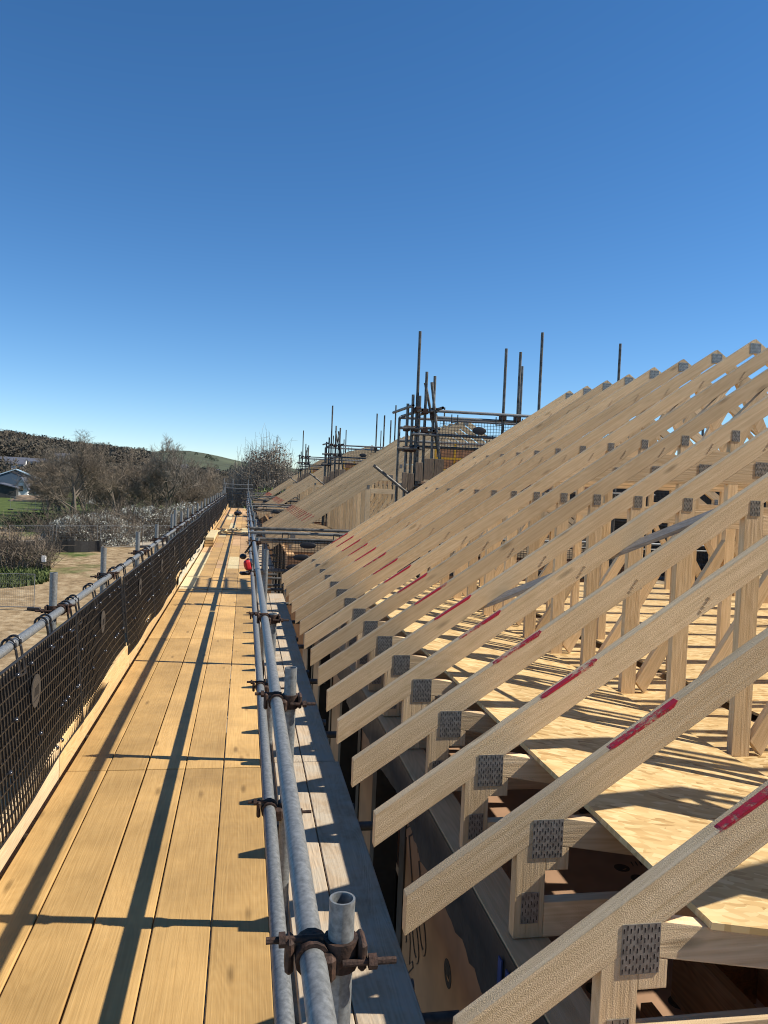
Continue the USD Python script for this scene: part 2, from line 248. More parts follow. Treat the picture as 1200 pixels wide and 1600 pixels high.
def ground_look():
    N = {'geo': ('geometry', {}), 'sx': ('separate_xyz', {}), 'n': ('noise_texture', {'scale': 0.09, 'detail': 5.0, 'roughness': 0.6}), 'f': ('noise_texture', {'scale': 1.3, 'detail': 6.0, 'roughness': 0.7}),
         'len': ('vector_math', {'math_type': 'length'}), 'far': ('map_range', {'from_min': 78.0, 'from_max': 112.0, 'to_min': -0.10, 'to_max': 0.42, 'clamp': True}), 'ad': ('math', {'math_type': 'add'}), 'gd': ('vector_math', {'math_type': 'distance', 'vector2': (-21.0, 62.0, -7.0)}), 'gp': ('map_range', {'from_min': 2.0, 'from_max': 13.0, 'to_min': 0.13, 'to_max': 0.0, 'clamp': True}), 'a2': ('math', {'math_type': 'add'}),
         'th': ('map_range', {'from_min': 0.50, 'from_max': 0.58, 'to_min': 0.0, 'to_max': 1.0, 'clamp': True}),
         'dr': ('rgb_ramp', {'ramp': [(0.3, (0.11, 0.075, 0.04)), (0.5, (0.27, 0.19, 0.105)), (0.7, (0.42, 0.325, 0.2))]}),
         'gr': ('rgb_ramp', {'ramp': [(0.3, (0.05, 0.055, 0.02)), (0.5, (0.07, 0.10, 0.025)), (0.7, (0.14, 0.15, 0.055))]}), 'mx': ('mix_color', {}),
         'wv': ('wave_texture', {'scale': 0.55, 'distortion': 6.0, 'detail': 3.0, 'bands_direction': 'diagonal'}), 'wm': ('math', {'math_type': 'multiply_add', 'value2': 0.04}),
         'b': ('bump', {'strength': 0.8, 'distance': 0.12}), 's': ('principled_bsdf', {'roughness': 0.95, 'specular_ior_level': 0.1})}
    K = [('geo.position', 'n.vector'), ('geo.position', 'f.vector'), ('geo.position', 'len.vector1'), ('len.value', 'far.value'), ('n.fac', 'ad.value1'), ('far.result', 'ad.value2'), ('geo.position', 'gd.vector1'), ('gd.value', 'gp.value'), ('ad.value', 'a2.value1'), ('gp.result', 'a2.value2'), ('a2.value', 'th.value'),
         ('geo.position', 'wv.vector'), ('wv.fac', 'wm.value1'), ('f.fac', 'wm.value3'),
         ('wm.value', 'dr.fac'), ('f.fac', 'gr.fac'), ('th.result', 'mx.fac'), ('dr.color', 'mx.a'), ('gr.color', 'mx.b'), ('mx.result', 's.base_color'), ('f.fac', 'b.height'), ('b.normal', 's.normal')]
    return usdkit.material(stage, L('site_ground'), N, K, surface='s.BSDF')
M['ground'] = ground_look()
M['hillgrass'] = plain('hill_pasture', (0.055, 0.062, 0.03), 0.95, var=0.35, scale=0.012, col2=(0.095, 0.11, 0.055))
M['path'] = plain('pale_track', (0.36, 0.31, 0.24), 0.95, var=0.2, scale=1.5)

# ------------------------------------------------------------------ terrain
def sst(t, a, b):
    t = np.clip((np.asarray(t, float) - a) / (b - a), 0, 1); return t * t * (3 - 2 * t)
def at(az, r): return r * math.sin(math.radians(az)), r * math.cos(math.radians(az))
def gz(x, y):
    x, y = np.asarray(x, float), np.asarray(y, float); r = np.hypot(x, y)
    z = -8.0 + 2.0 * sst(r, 35, 95) + 1.2 * sst(r, 180, 320)
    n = meshkit.fbm(np.stack([x / 14, y / 14, 0 * x], -1), 3, 5) - 0.5
    return z + n * 0.7 * sst(r, 30, 60)
def hill(x, y):
    x, y = np.asarray(x, float), np.asarray(y, float); r = np.hypot(x, y); az = np.degrees(np.arctan2(x, y))
    left = 14 * np.exp(-((az + 21) / 9.5) ** 2) * sst(r, 300, 640)
    mid = 8 * sst(r, 300, 600)
    far = (24 * np.exp(-((az + 4.4) / 4.2) ** 2) + 22) * sst(r, 900, 1500)
    return left + mid + far - 30 * sst(r, 1500, 2600)
def polar_sheet(rs, n, zf):
    v, f = [], []
    for r in rs:
        t = np.linspace(0, 2 * np.pi, n, endpoint=False); v.append(np.stack([r * np.sin(t), r * np.cos(t), zf(r * np.sin(t), r * np.cos(t))], 1))
    v = np.vstack(v)
    for k in range(len(rs) - 1):
        i = np.arange(n); j = (i + 1) % n
        f.append(np.stack([k * n + i, k * n + j, (k + 1) * n + j], 1)); f.append(np.stack([k * n + i, (k + 1) * n + j, (k + 1) * n + i], 1))
    v = np.vstack([v, [[0, 0, float(zf(np.array([0.]), np.array([0.]))[0])]]]); i = np.arange(n)
    f.append(np.stack([0 * i + len(v) - 1, (i + 1) % n, i], 1))
    f = np.vstack(f)[:, ::-1]
    return v, f
rs = list(np.geomspace(3, 330, 70))
struct('ground', polar_sheet(rs, 360, lambda x, y: gz(x, y)), M['ground'], smooth=True)
struct('hills', polar_sheet([318] + list(np.geomspace(335, 3000, 40)), 360, lambda x, y: gz(x, y) - 0.05 * (np.hypot(x, y) < 331) - 0.4 * (np.hypot(x, y) < 320) + hill(x, y)), M['hillgrass'], smooth=True)
tr = MB()
pts = [(-52, 62), (-34, 70), (-20, 73.5), (-9, 76), (6, 82), (30, 90)]
tv, tf = [], []
for k in range(60):
    t = k / 59 * (len(pts) - 1); a = min(int(t), len(pts) - 2); p = np.array(pts[a]) * (1 - (t - a)) + np.array(pts[a + 1]) * (t - a)
    for w in (-1.9, 1.9): tv.append((p[0], p[1] + w, float(gz(p[0], p[1] + w)) + 0.06))
for k in range(59): tf += [(2 * k, 2 * k + 3, 2 * k + 1), (2 * k, 2 * k + 2, 2 * k + 3)]
struct('path', (np.array(tv), np.array(tf)[:, ::-1]), M['path'])

# ------------------------------------------------------------------ house under the near roof
DECK = -1.775
def house(dy, y0, y1, near):
    lab = ('timber framed house shell with brown foil walls right beside the walkway' if near else
           f'house shell under the {["second", "third", "fourth"][int(round(dy / 12.6)) - 1]} roof along the walkway, brown foil walls')
    t = thing('house_shell', lab, 'building', group=None)
    ops = [(3.88, 4.85), (5.45, 6.6), (7.3, 8.5), (9.3, 10.1)]
    ops = [(a + dy, b + dy) for a, b in ops if a + dy > y0 and b + dy < y1]
    edges = [y0] + [e for o in ops for e in o] + [y1]
    for k in range(0, len(edges), 2):
        w = part(t, 'wall_panel', MB().box(0.895, 1.03, edges[k], edges[k + 1], -8.2, -1.502), M['membrane'])
    for a, b in ops:
        part(t, 'wall_sill_panel', MB().box(0.897, 1.028, a, b, -8.2, -3.0), M['membrane'])
        part(t, 'black_reveal', MB().box(0.885, 1.04, b - 0.12, b + 0.02, -3.0, -1.51), M['breather']); part(t, 'black_reveal', MB().box(0.885, 1.04, a - 0.02, a + 0.1, -3.0, -1.51), M['breather'])
    part(t, 'top_plate', MB().box(0.879, 1.037, y0 - 0.01, y1 + 0.01, -1.5, -1.462, c=0.003), M['plate_timber'])
    part(t, 'rear_wall', MB().box(8.28, 8.42, y0, y1, -8.2, -1.47), M['membrane'])
    part(t, 'end_wall', MB().box(1.032, 8.278, y0, y0 + 0.12, -8.2, -1.47), M['membrane'])
    part(t, 'end_wall', MB().box(1.032, 8.278, y1 - 0.12, y1, -8.2, -1.47), M['membrane'])
    if near:
        # black strip of breather membrane lapped over the wall head, ragged lower edge
        rnd = random.Random(4); ys = np.arange(y0, y1, 0.06); v, f = [], []
        for k, y in enumerate(ys):
            zb = -1.74 + 0.03 * math.sin(y * 1.9) + 0.02 * rnd.random(); o = 0.012 * math.sin(y * 5.1) + 0.01 * rnd.random()
            v += [(0.874, y, -1.466), (0.868, y, -1.52), (0.872 + 0.3 * o, y, -1.62), (0.872 + o, y, zb)]
            if k:
                b = 4 * (k - 1)
                for q in range(3): f += [(b + q, b + q + 1, b + q + 5), (b + q, b + q + 5, b + q + 4)]
        part(t, 'membrane_strip', (np.array(v), np.array(f)), M['breather'], smooth=True)
        part(t, 'blue_strap', MB().box(0.858, 0.863, 2.18, 2.25, -2.35, -1.5).box(0.858, 0.863, 2.29, 2.32, -2.35, -1.5), M['blue'])
        part(t, 'foil_floor', MB().box(1.035, 8.27, y0 + .13, y1 - .13, -2.45, -2.40), M['membrane_floor'])
        pr = MB()
        def outlined(txt, h, y, z, ang, dep=0.002):
            for bold, mat, off, nm in ((True, 'ink', 0.0, 'print_outline'), (False, 'membrane', 0.0015, 'print_fill')):
                m = meshkit.text_mesh(txt, h, 0.001, bold=bold)
                m.apply_translation((0, 0, off))
                m.apply_transform(trimesh.transformations.rotation_matrix(ang, (0, 0, 1)))
                T = np.eye(4); T[:3, :3] = np.array([[0, 0, -1], [-1, 0, 0], [0, 1, 0]]); T[:3, 3] = (0.8935, y, z); m.apply_transform(T)
                part(t, nm, m, M[mat])
        outlined('200', 0.19, 3.70, -2.45, 0.75)
        outlined('TF', 0.3, 3.80, -2.10, 0.55)
        outlined('200', 0.17, 2.6, -2.55, 0.75)
        for (y, z) in ((3.0, -2.0), (3.35, -2.62), (2.55, -2.05), (2.9, -2.5), (2.2, -2.3), (2.45, -2.8)):
            m = MB().tube((0.8945, y, z), (0.893, y, z), 0.055, 18, inner=0.03).box(0.8925, 0.8945, y - 0.02, y + 0.022, z - 0.012, z + 0.03)
            part(t, 'print_emblem', m, M['ink'])
        rnd = random.Random(9)
        for k in range(34):
            x, y = 1.15 + rnd.random() * 2.3, 1.3 + k * 0.14
            a = rnd.random() * 0.6 + 0.5; r = 0.05
            m = MB()
            m.tube((x, y, -2.4), (x, y, -2.398), r, 14, inner=0.028).bar((x - .03, y - .01, -2.398), (x + .03, y + .02, -2.398), 0.04, 0.003)
            for q in range(6): m.bar((x + .09 + q * .03, y + .02, -2.3985), (x + .1 + q * .03, y + .07, -2.3985), 0.008, 0.002)
            part(t, 'print_emblem', m, M['ink'])
    return t
M['blue'] = plain('blue_strap', (0.02, 0.04, 0.13), 0.4)
house(0, -2.4, 10.95, True)
for k in (1, 2, 3): house(12.6 * k, 15.6 + 12.6 * (k - 1), 10.95 + 12.6 * k, False)

# ------------------------------------------------------------------ roof trusses
XT, ZT, PH, XR, TK = 0.549, -1.425, 0.129, 4.656, 0.045
def zb(x): return ZT + SL * (x - XT)
def mir(poly): return [(2 * XR - x, z) for x, z in poly][::-1]
def make_truss(label, group):
    t = thing('roof_truss', label, 'roof truss', group=group)
    raf = [(XT, zb(XT)), (XR - .0008, zb(XR)), (XR - .0008, zb(XR) + PH), (XT, zb(XT) + PH)]
    part(t, 'rafter', fixed(MB().prism(raf, 0, TK)), M['rafter_left'])
    part(t, 'rafter', fixed(MB().prism(mir(raf), 0, TK)), M['rafter_right'])
    part(t, 'tie_beam', MB().box(1.0125, 2 * XR - 1.0125, 0.0005, TK - .0005, -1.457, -1.342), M['tie'])
    ch = [(1.0125, -1.055), (1.0125, -1.147), (2.158, -1.3415), (2.70, -1.3415)]
    for fl in (lambda p: p, mir):
        g = lambda p: fixed(MB().prism(fl(p), 0.0006, TK - .0006))
        part(t, 'heel_post', g([(0.911, -1.457), (1.011, -1.457), (1.011, zb(1.011) - .001), (0.911, zb(0.911) - .001)]), M['post'])
        part(t, 'sloping_joist', g(ch), M['tie'])
        part(t, 'packing_block', g([(1.0125, -1.235), (1.09, -1.235), (1.09, -1.163), (1.0125, -1.149)]), M['post'])
        part(t, 'post', g([(2.52, -1.3405), (2.62, -1.3405), (2.62, zb(2.62) - .001), (2.52, zb(2.52) - .001)]), M['post'])
        part(t, 'post', g([(3.225, -1.3405), (3.297, -1.3405), (3.297, .109), (3.225, .109)]), M['post'])
        part(t, 'stub_post', g([(3.225, .326), (3.297, .326), (3.297, zb(3.297) - .001), (3.225, zb(3.225) - .001)]), M['post'])
        part(t, 'lower_collar', g([(2.621, -.17), (3.224, -.17), (3.224, -.072), (2.621, -.072)]), M['tie'])
        part(t, 'web', g([(2.621, -1.24), (2.69, -1.32), (3.224, -.40), (3.224, -.275)]), M['web'])
        part(t, 'web', g([(3.36, .327), (3.47, .327), (4.02, zb(4.02) - .002), (3.91, zb(3.91) - .002)]), M['web'])
        part(t, 'web', g([(4.45, .327), (4.54, .327), (4.17, zb(4.17) - .002), (4.08, zb(4.08) - .002)]), M['web'])
    part(t, 'collar_beam', fixed(MB().prism([(2.792, .11), (2 * XR - 2.792, .11), (2 * XR - 3.104, .325), (3.104, .325)], 0.001, TK - .001)), M['tie'])
    # punched nail plates on the near face
    plates = [(.962, 1.066, -1.193, -1.065), (.933, .993, -1.408, -1.305), (2.545, 2.600, -.076, .004), (3.232, 3.29, .40, .476), (XR - .055, XR + .055, zb(XR) - .005, zb(XR) + .09), (3.0, 3.09, .15, .235),
              (2 * XR - 1.066, 2 * XR - .962, -1.193, -1.065), (2 * XR - 2.60, 2 * XR - 2.545, -.076, .004), (2 * XR - 3.29, 2 * XR - 3.232, .40, .476)]
    for i, (x0, x1, z0, z1) in enumerate(plates):
        p = part(t, 'nail_plate', MB().box(x0, x1, -.0018, -.0002, z0, z1), M['plate'])
        s, tt = MB(), MB(); nx, nz = max(3, int((x1 - x0) / .0088)), max(2, int((z1 - z0) / .0245))
        for a in range(nx):
            for b in range(nz):
                x = x0 + (a + .5) * (x1 - x0) / nx; z = z0 + (b + .5) * (z1 - z0) / nz + (.004 if a % 2 else -.004)
                s.box(x - .0013, x + .0011, -.0022, -.0016, z - .0062, z + .0062)
                tt.box(x + .0014, x + .0026, -.0026, -.0016, z + .002, z + .0075)
        part(p, 'slot_row', s, M['slot'], kind='stuff'); part(p, 'tooth_edge', tt, M['tooth'], kind='stuff')
    n = np.array([-SL, 1]) / math.hypot(SL, 1)
    a, b = 1.212, 1.452
    def on(x, d): return (x + n[0] * d, zb(x) + PH + n[1] * d)
    m = MB().prism([on(a, -.0005), on(b, -.0005), on(b, .0012), on(a + .012, .0012)], -.0012, TK * .62)
    m.prism([on(a + .02, -.005), on(b - .02, -.011), on(b, .0012), on(a, .0012)], -.0014, -.0002)
    part(t, 'red_paint_mark', fixed(m), M['red'])
    st = MB()
    rnd = random.Random(3)
    for xs in (1.9, 3.05, 4.1):
        for q in range(4):
            x = xs + q * .012 + rnd.random() * .004; z = zb(x) + .03 + q * .011
            st.bar((x, -.0006, z), (x + .007 + .006 * rnd.random(), -.0006, z - .008), .001, .0028, up=(0, 1, 0))
    part(t, 'grade_stamp', st, M['stamp'], kind='stuff')
    return t
rnd = random.Random(11)
proto = None
n = 0
for i in range(-3, 15):
    y = 2.334 + .6 * i
    dx, rz = rnd.uniform(-.004, .004), rnd.uniform(-.12, .12)
    if i == 0 or i == -1: dx = rz = 0
    if i < -1:
        label = None
    k = i + 1
    lab = f'{ORD[k] if k else "nearest"} pale timber roof truss of the near roof counted from the camera' if k >= 0 else ('pale timber roof truss beside the camera, just out of the right edge' if k == -1 else 'pale timber roof truss behind the camera')
    if k == 0: lab = 'nearest pale timber roof truss, cut by the bottom right corner, red mark on its rafter'
    if k == 15: lab = 'last and farthest pale timber roof truss of the near roof'
    if proto is None:
        proto = make_truss(lab, 'trusses of the near roof')
        proto.GetAttribute('xformOp:translate').Set(Gf.Vec3d(dx, y, 0)); proto.GetAttribute('xformOp:rotateZ').Set(rz)
    else: dup(proto, (dx, y, 0), rz, lab, 'trusses of the near roof')
blocks = {1: 'second', 2: 'third', 3: 'fourth'}
for b, w in blocks.items():
    for i in range(2, 15):
        y = 2.334 + .6 * i + 12.6 * b
        k = i - 2
        lab = f'{ORD[k]} timber truss of the {w} roof along the walkway, counted from its near end'
        dup(proto, (rnd.uniform(-.006, .006), y, 0), rnd.uniform(-.12, .12), lab, f'trusses of the {w} roof')

# loose diagonal brace under the near rafters
off = -0.012
def under(x, y): return (x, y, zb(x) + off)
br = MB().bar(under(1.52, 4.82), under(2.72, 3.60), .022, .1, up=(SL * .57, 0, .82))
a_, b_ = np.array(under(1.5, 4.86)), np.array(under(2.74, 3.62)); nrm = np.array([-SL, 0, 1]) / math.hypot(SL, 1)
br = MB().bar(a_, b_, .1, .022, up=nrm)
b = thing('brace_plank', 'grey weathered plank nailed diagonally under the near rafters', 'plank'); part(b, 'plank', br, M['grey_plank'])

# ------------------------------------------------------------------ attic floor
t = thing('attic_floor', 'pale strand board loft floor laid in sheets between the roof trusses', 'floor')
for k in range(5):                                                       # sloping strip at the eaves
    y0, y1 = 1.722 + k * 2.403, 1.722 + k * 2.403 + 2.4
    y1 = min(y1, 10.8)
    if y1 - y0 < .3: continue
    za = lambda x: -1.0535 - .17 * (x - 1.0125)
    x0, x1 = 1.197, 2.437
    part(t, 'osb_sheet', fixed(MB().prism([(x0, za(x0)), (x1, za(x1)), (x1 + .003, za(x1) + .018), (x0 + .003, za(x0) + .018)], y0, y1)), M['osb'])
cols = [(2.462, 3.05), (3.20, 4.39), (4.40, 5.62), (5.63, 6.85)]
for c, (x0, x1) in enumerate(cols):
    y = 0.6 if c % 2 else -.6
    while y < 10.7:
        z = -1.3395 if c else -1.3395
        part(t, 'osb_sheet', MB().box(x0, x1, y, min(y + 2.4, 10.8), z, z + .018), M['osb']); y += 2.403
for k in range(5):
    y0, y1 = 1.722 + k * 2.403, min(1.722 + k * 2.403 + 2.4, 10.8)
    x0, x1 = 1.197, 2.437
    if y1 - y0 > .3: part(t, 'osb_sheet', fixed(MB().prism(mir([(x0, za(x0)), (x1, za(x1)), (x1 + .003, za(x1) + .018), (x0 + .003, za(x0) + .018)]), y0, y1)), M['osb'])
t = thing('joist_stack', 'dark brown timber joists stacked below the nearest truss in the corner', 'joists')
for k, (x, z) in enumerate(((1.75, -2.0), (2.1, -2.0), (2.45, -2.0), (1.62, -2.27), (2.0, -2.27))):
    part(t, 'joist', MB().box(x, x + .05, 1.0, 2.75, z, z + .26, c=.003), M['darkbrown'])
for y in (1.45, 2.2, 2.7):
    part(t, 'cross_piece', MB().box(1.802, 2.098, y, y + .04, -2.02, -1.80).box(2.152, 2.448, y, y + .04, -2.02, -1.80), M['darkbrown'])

# ------------------------------------------------------------------ walkway
t = thing('scaffold_walkway', 'orange timber scaffold boards five wide running straight away from the camera', 'walkway')
rnd = random.Random(21)
W = .2285; XB = -.9845
seg = [(.85, 4.775), (4.78, 8.64), (8.65, 12.45), (12.6, 16.5)]
for c in range(5):
    y = .85 + (.0 if c else 0)
    k = 0
    while y < 49:
        ln = 3.92
        if y > 12: ln = rnd.choice((1.5, 2.4, 3.0, 3.9))
        y1 = min(y + ln, 49.4)
        if y < 12.5 < y1 + .2: y1 = 12.55
        x0 = XB + c * W + rnd.uniform(.0015, .004); x1 = XB + (c + 1) * W - rnd.uniform(.0015, .004)
        if c == 1: x1 -= .004
        z = DECK + (rnd.uniform(-.002, .002)) + (.0 if y < 12 else rnd.uniform(0, .008))
        pk = rnd.random() < (0 if y < 15 else .35)
        mat = M['deck_pink'] if pk else M['deck_pale'] if (c == 0 and 12 < y < 22) or rnd.random() < (.0 if y < 15 else .1) else M['deck']
        part(t, 'board', MB().box(x0, x1, y + .004, y1 - .003, z - .038, z, c=.003), mat)
        y = y1 + .004
for k in range(33):
    y = 1.0 + k * 1.52
    part(t, 'packer_tube', MB().tube((.24, y + .1, DECK - .008), (.655, y + .1, DECK - .008), .0242, 10), M['galv_dark'], smooth=40)
    part(t, 'transom', MB().tube((-1.25, y, DECK - .066), (.8, y, DECK - .066), .0242, 10), M['galv_dark'], smooth=40)
for k in range(9):
    part(t, 'lower_board', MB().box(-1.2 + k * W, -1.2 + (k + 1) * W - .004, .3, 49.4, DECK - 2.04, DECK - 2.0), M['inner'])
t = thing('toe_board_run', 'timber toe boards on edge along the outer side of the walkway', 'toe boards')
y = .9; k = 0
while y < 49:
    part(t, 'toe_board', MB().box(-1.066, -1.028, y, y + 3.88, -1.87, -1.60, c=.003), M['toe_pink'] if k == 0 else M['toe']); y += 3.9; k += 1
t = thing('inner_board_run', 'two grey weathered boards between the inner rails and the rafter tails', 'boards')
for c, (x0, x1) in enumerate(((.2, .406), (.412, .631))):
    for k, (y0, y1) in enumerate(((.7, 4.68), (4.7, 8.6), (8.62, 11.9))):
        xa = max(x0, .236) if c == 0 else x0
        part(t, 'board', MB().box(xa, x1 - (.02 if (k == 1 and c) else 0), y0, y1, DECK + .017, DECK + .058 - .004 * k, c=.003), M['inner'])
for k, (y0, y1) in enumerate(((15.8, 19.7), (19.8, 23.6), (28.2, 32), (32.1, 36), (41, 44.8), (44.9, 48.6))):
    part(t, 'board', MB().box(.24, .65, y0, y1, DECK - .043, DECK - .005, c=.003), M['inner'])

# ------------------------------------------------------------------ scaffold tubes
R = .02415
def upright(y, x, top, bot=-8.1, n=20): return MB().tube((x, y, bot), (x, y, top), R, n, inner=R - .004)
def coupler(xr, y, zr, xp):
    """clamp joining a rail along y to an upright; returns body, bolts"""
    s = 1 if xp > xr else -1
    b = MB().tube((xr, y - .026, zr), (xr, y + .026, zr), R + .0085, 14, inner=R + .001)
    b.tube((xp, y, zr - .027), (xp, y, zr + .027), R + .0085, 14, inner=R + .001)
    b.box(min(xr - s * .034, xr - s * .05), max(xr - s * .034, xr - s * .05), y - .02, y + .02, zr - .03, zr + .034, c=.006)
    b.box(min(xp + s * .03, xp + s * .046), max(xp + s * .03, xp + s * .046), y - .034, y + .022, zr - .024, zr + .03, c=.006)
    b.box(min(xr, xp) + .012, max(xr, xp) - .012, y - .045, y + .012, zr - .036, zr + .014, c=.008)
    q = MB()
    q.tube((xr - s * .085, y - .004, zr + .03), (xr + s * .02, y - .004, zr + .03), .0065, 8); q.tube((xr - s * .062, y - .004, zr + .03), (xr - s * .05, y - .004, zr + .03), .0135, 6)
    q.tube((xp + s * .0, y - .032, zr - .004), (xp + s * .1, y - .032, zr - .004), .0065, 8); q.tube((xp + s * .048, y - .032, zr - .004), (xp + s * .064, y - .032, zr - .004), .0135, 6)
    return b, q
t = thing('inner_guard_rail', 'two galvanised guard rail tubes on stub posts along the right edge of the walkway', 'guard rail')
UZ, LZ, LU = -.868, -1.30, -.885
ups = [(.152, .6, 13.9, UZ), (.150, 13.95, 27.6, UZ + .004), (.152, 27.65, 49, UZ)]
for x, a, b, z in ups: part(t, 'top_rail', MB().tube((x, a, z), (x, b, z), R, 24, inner=R - .004), M['galv'], smooth=40)
for x, a, b, z in ((.140, .6, 10.4, LZ), (.138, 10.45, 30, LZ), (.14, 30.1, 49, LZ)): part(t, 'lower_rail', MB().tube((x, a, z), (x, b, z), R, 24, inner=R - .004), M['galv'], smooth=40)
posts = [(1.39, .205, -.768), (3.04, .205, -.735), (4.88, .203, -.832), (7.45, .222, -.66), (10.9, .203, -.80), (14.0, .205, -.7), (16.1, .205, -.66), (18.9, .205, -.74), (21.3, .205, -.7), (24.4, .205, -.6), (27.5, .205, -.7), (31, .205, -.7), (34.5, .205, -.66), (37.2, .205, -.5), (41, .205, -.7), (45, .205, -.7), (49, .205, -.3)]
for k, (y, x, top) in enumerate(posts):
    u = part(t, 'upright', upright(y, x, top, -2.6 if k < 2 else -8.1, 28 if k < 3 else 14), M['galv'], smooth=40)
    for xr, z in ((.152, UZ), (.14, LZ)):
        if y in (7.45,) and z == UZ: continue
        b, q = coupler(xr, y, z, x)
        c = part(t, 'coupler', b, M['rust'], smooth=35); part(c, 'bolt', q, M['rust'])
t = thing('outer_guard_rail', 'galvanised guard rail tube on upright tubes along the left edge of the walkway', 'guard rail')
for a, b in ((.8, 5.6), (5.62, 11.2), (11.22, 17), (17.02, 23), (23.02, 29), (29.02, 36), (36.02, 49)):
    part(t, 'top_rail', MB().tube((-1.135, a, LU), (-1.135, b, LU), R, 20, inner=R - .004), M['galv'], smooth=40)
for a, b in ((.8, 24), (24.02, 49)): part(t, 'lower_rail', MB().tube((-1.135, a, -1.32), (-1.135, b, -1.32), R, 14), M['galv'], smooth=40)
lp = [(3.3, -.66), (5.22, -.645), (7.0, -.641), (9.17, -.645), (11.1, -.667), (13.37, -.622), (13.95, -.58), (15.4, -.66), (17.05, -.65), (18.7, -.66), (20.6, -.66), (22.4, -.66), (24.3, -.62), (26.3, -.66), (28.2, -.66), (30.2, -.66), (32.4, -.66), (34.6, -.62), (37, -.66), (40, -.66), (43, -.6), (46, -.5), (49, -.2)]
for k, (y, top) in enumerate(lp):
    part(t, 'upright', upright(y, -1.188, top, -8.1, 18), M['galv'], smooth=40)
    b, q = coupler(-1.135, y, LU, -1.188)
    c = part(t, 'coupler', b, M['rust'], smooth=35); part(c, 'bolt', q, M['rust'])

# ------------------------------------------------------------------ mesh panels hung on the outer rail
def make_guard_panel(label):
    t = thing('mesh_guard_panel', label, 'mesh panel', group='mesh guard panels on the outer rail')
    LN, H = 2.05, .74
    zt_, zb_ = -.955, -1.68
    def P(y, s):                                                         # s 0 top .. 1 bottom, panel leans in and bellies a little
        return np.array([-1.085 + .068 * s + .012 * math.sin(y * 3.0) * s, y, zt_ + (zb_ - zt_) * s])
    vw, hw, fr = MB(), MB(), MB()
    for k in range(1, 44):
        y = k * LN / 44
        vw.bar(P(y, 0), P(y, .5), .0085, .0085, up=(0, 1, 0)); vw.bar(P(y, .5), P(y, 1), .0085, .0085, up=(0, 1, 0))
    for j in range(1, 11):
        for q in range(6): hw.bar(P(q * LN / 6, j / 11), P((q + 1) * LN / 6, j / 11), .0075, .0075)
    for s in (0, 1):
        for q in range(8): fr.tube(P(q * LN / 8, s), P((q + 1) * LN / 8, s), .008, 6)
    for y in (0, LN): fr.tube(P(y, 0), P(y, 1), .008, 6)
    part(t, 'wire_grid', MB_join(vw, hw), M['black'], kind='stuff'); part(t, 'frame', fr, M['black'])
    for yc in (.16, .78, 1.4, 1.92):                                     # wire hooks over the rail, in pairs
        h = MB()
        for d in (-.045, .045):
            pp = [np.array([-1.135 + math.cos(a) * .0335, yc + d, LU + math.sin(a) * .0335]) for a in np.linspace(-2.2, 3.4, 13)[::-1]]
            pp = [P(yc + d, .12)] + [np.array([-1.1005, yc + d, LU - .02])] + [np.array([-1.135 + math.cos(a) * .0335, yc + d, LU + math.sin(a) * .0335]) for a in np.linspace(-.4, 3.9, 11)]
            for a, b in zip(pp[:-1], pp[1:]): h.tube(a, b, .0068, 6)
        h.tube(P(yc - .045, .12), P(yc + .045, .12), .007, 6)
        part(t, 'hook', h, M['black'], smooth=60)
    for yc in (.95,):
        c = P(yc, .3); m = MB().tube(c + (.008, 0, 0), c + (.014, 0, 0), .088, 20)
        d = part(t, 'round_badge', m, M['disc'])
        e = MB(); r_ = random.Random(5)
        for q in range(4):
            y = yc - .036 + q * .022
            e.bar(c + (.0145, y - yc, -.025), c + (.0145, y - yc + .007, .01 + .02 * r_.random()), .0015, .004, up=(1, 0, 0))
        e.bar(c + (.0145, -.05, -.05), c + (.0145, .05, -.038), .0035, .0015); part(d, 'badge_print', e, M['ink'])
    cl = MB()
    r_ = random.Random(6)
    for q in range(16):
        c = P(r_.uniform(.05, LN - .05), r_.choice((.09, .36, .64, .91))); m = trimesh.creation.icosphere(1, .014); m.apply_translation(c + (.006, 0, 0)); cl.tm(m)
    part(t, 'wire_clip', cl, M['blackgloss'], smooth=True, kind='stuff')
    part(t, 'backing_net', MB().box(-1.099, -1.097, .04, LN - .04, -1.54, -.99), M['net'])
    return t
def MB_join(*a):
    m = MB()
    for b in a: m.add(np.vstack(b.v), np.vstack(b.f))
    return m
M['blackgloss'] = plain('black_gloss_plastic', (0.02, 0.02, 0.022), 0.15, spec=0.8)
def net_look():
    N = {'geo': ('geometry', {}), 'v': ('voronoi_texture', {'scale': 190.0, 'feature': 'distance_to_edge'}), 'r': ('map_range', {'from_min': 0.22, 'from_max': 0.30, 'to_min': 0.0, 'to_max': 1.0, 'clamp': True}),
         't': ('transparent_bsdf', {}), 'd': ('principled_bsdf', {'base_color': (0.012, 0.012, 0.013), 'roughness': 0.5}), 'm': ('mix_closure', {})}
    return usdkit.material(stage, L('black_debris_net'), N, [('geo.position', 'v.vector'), ('v.distance', 'r.value'), ('r.result', 'm.fac'), ('d.BSDF', 'm.closure1'), ('t.BSDF', 'm.closure2')], surface='m.closure')
M['net'] = net_look()
mp = None
for k in range(23):
    y = 1.3 + k * 2.06
    lab = f'{ORD[k]} black wire mesh guard panel hung on the outer rail, counted from the camera'
    if k == 0: lab = 'nearest black wire mesh guard panel on the outer rail, cut by the left edge'
    if mp is None:
        mp = make_guard_panel(lab); mp.GetAttribute('xformOp:translate').Set(Gf.Vec3d(0, y, 0))
    else: dup(mp, (rnd.uniform(-.012, .012), y, rnd.uniform(-.014, .012)), rnd.uniform(-.7, .7), lab, 'mesh guard panels on the outer rail')

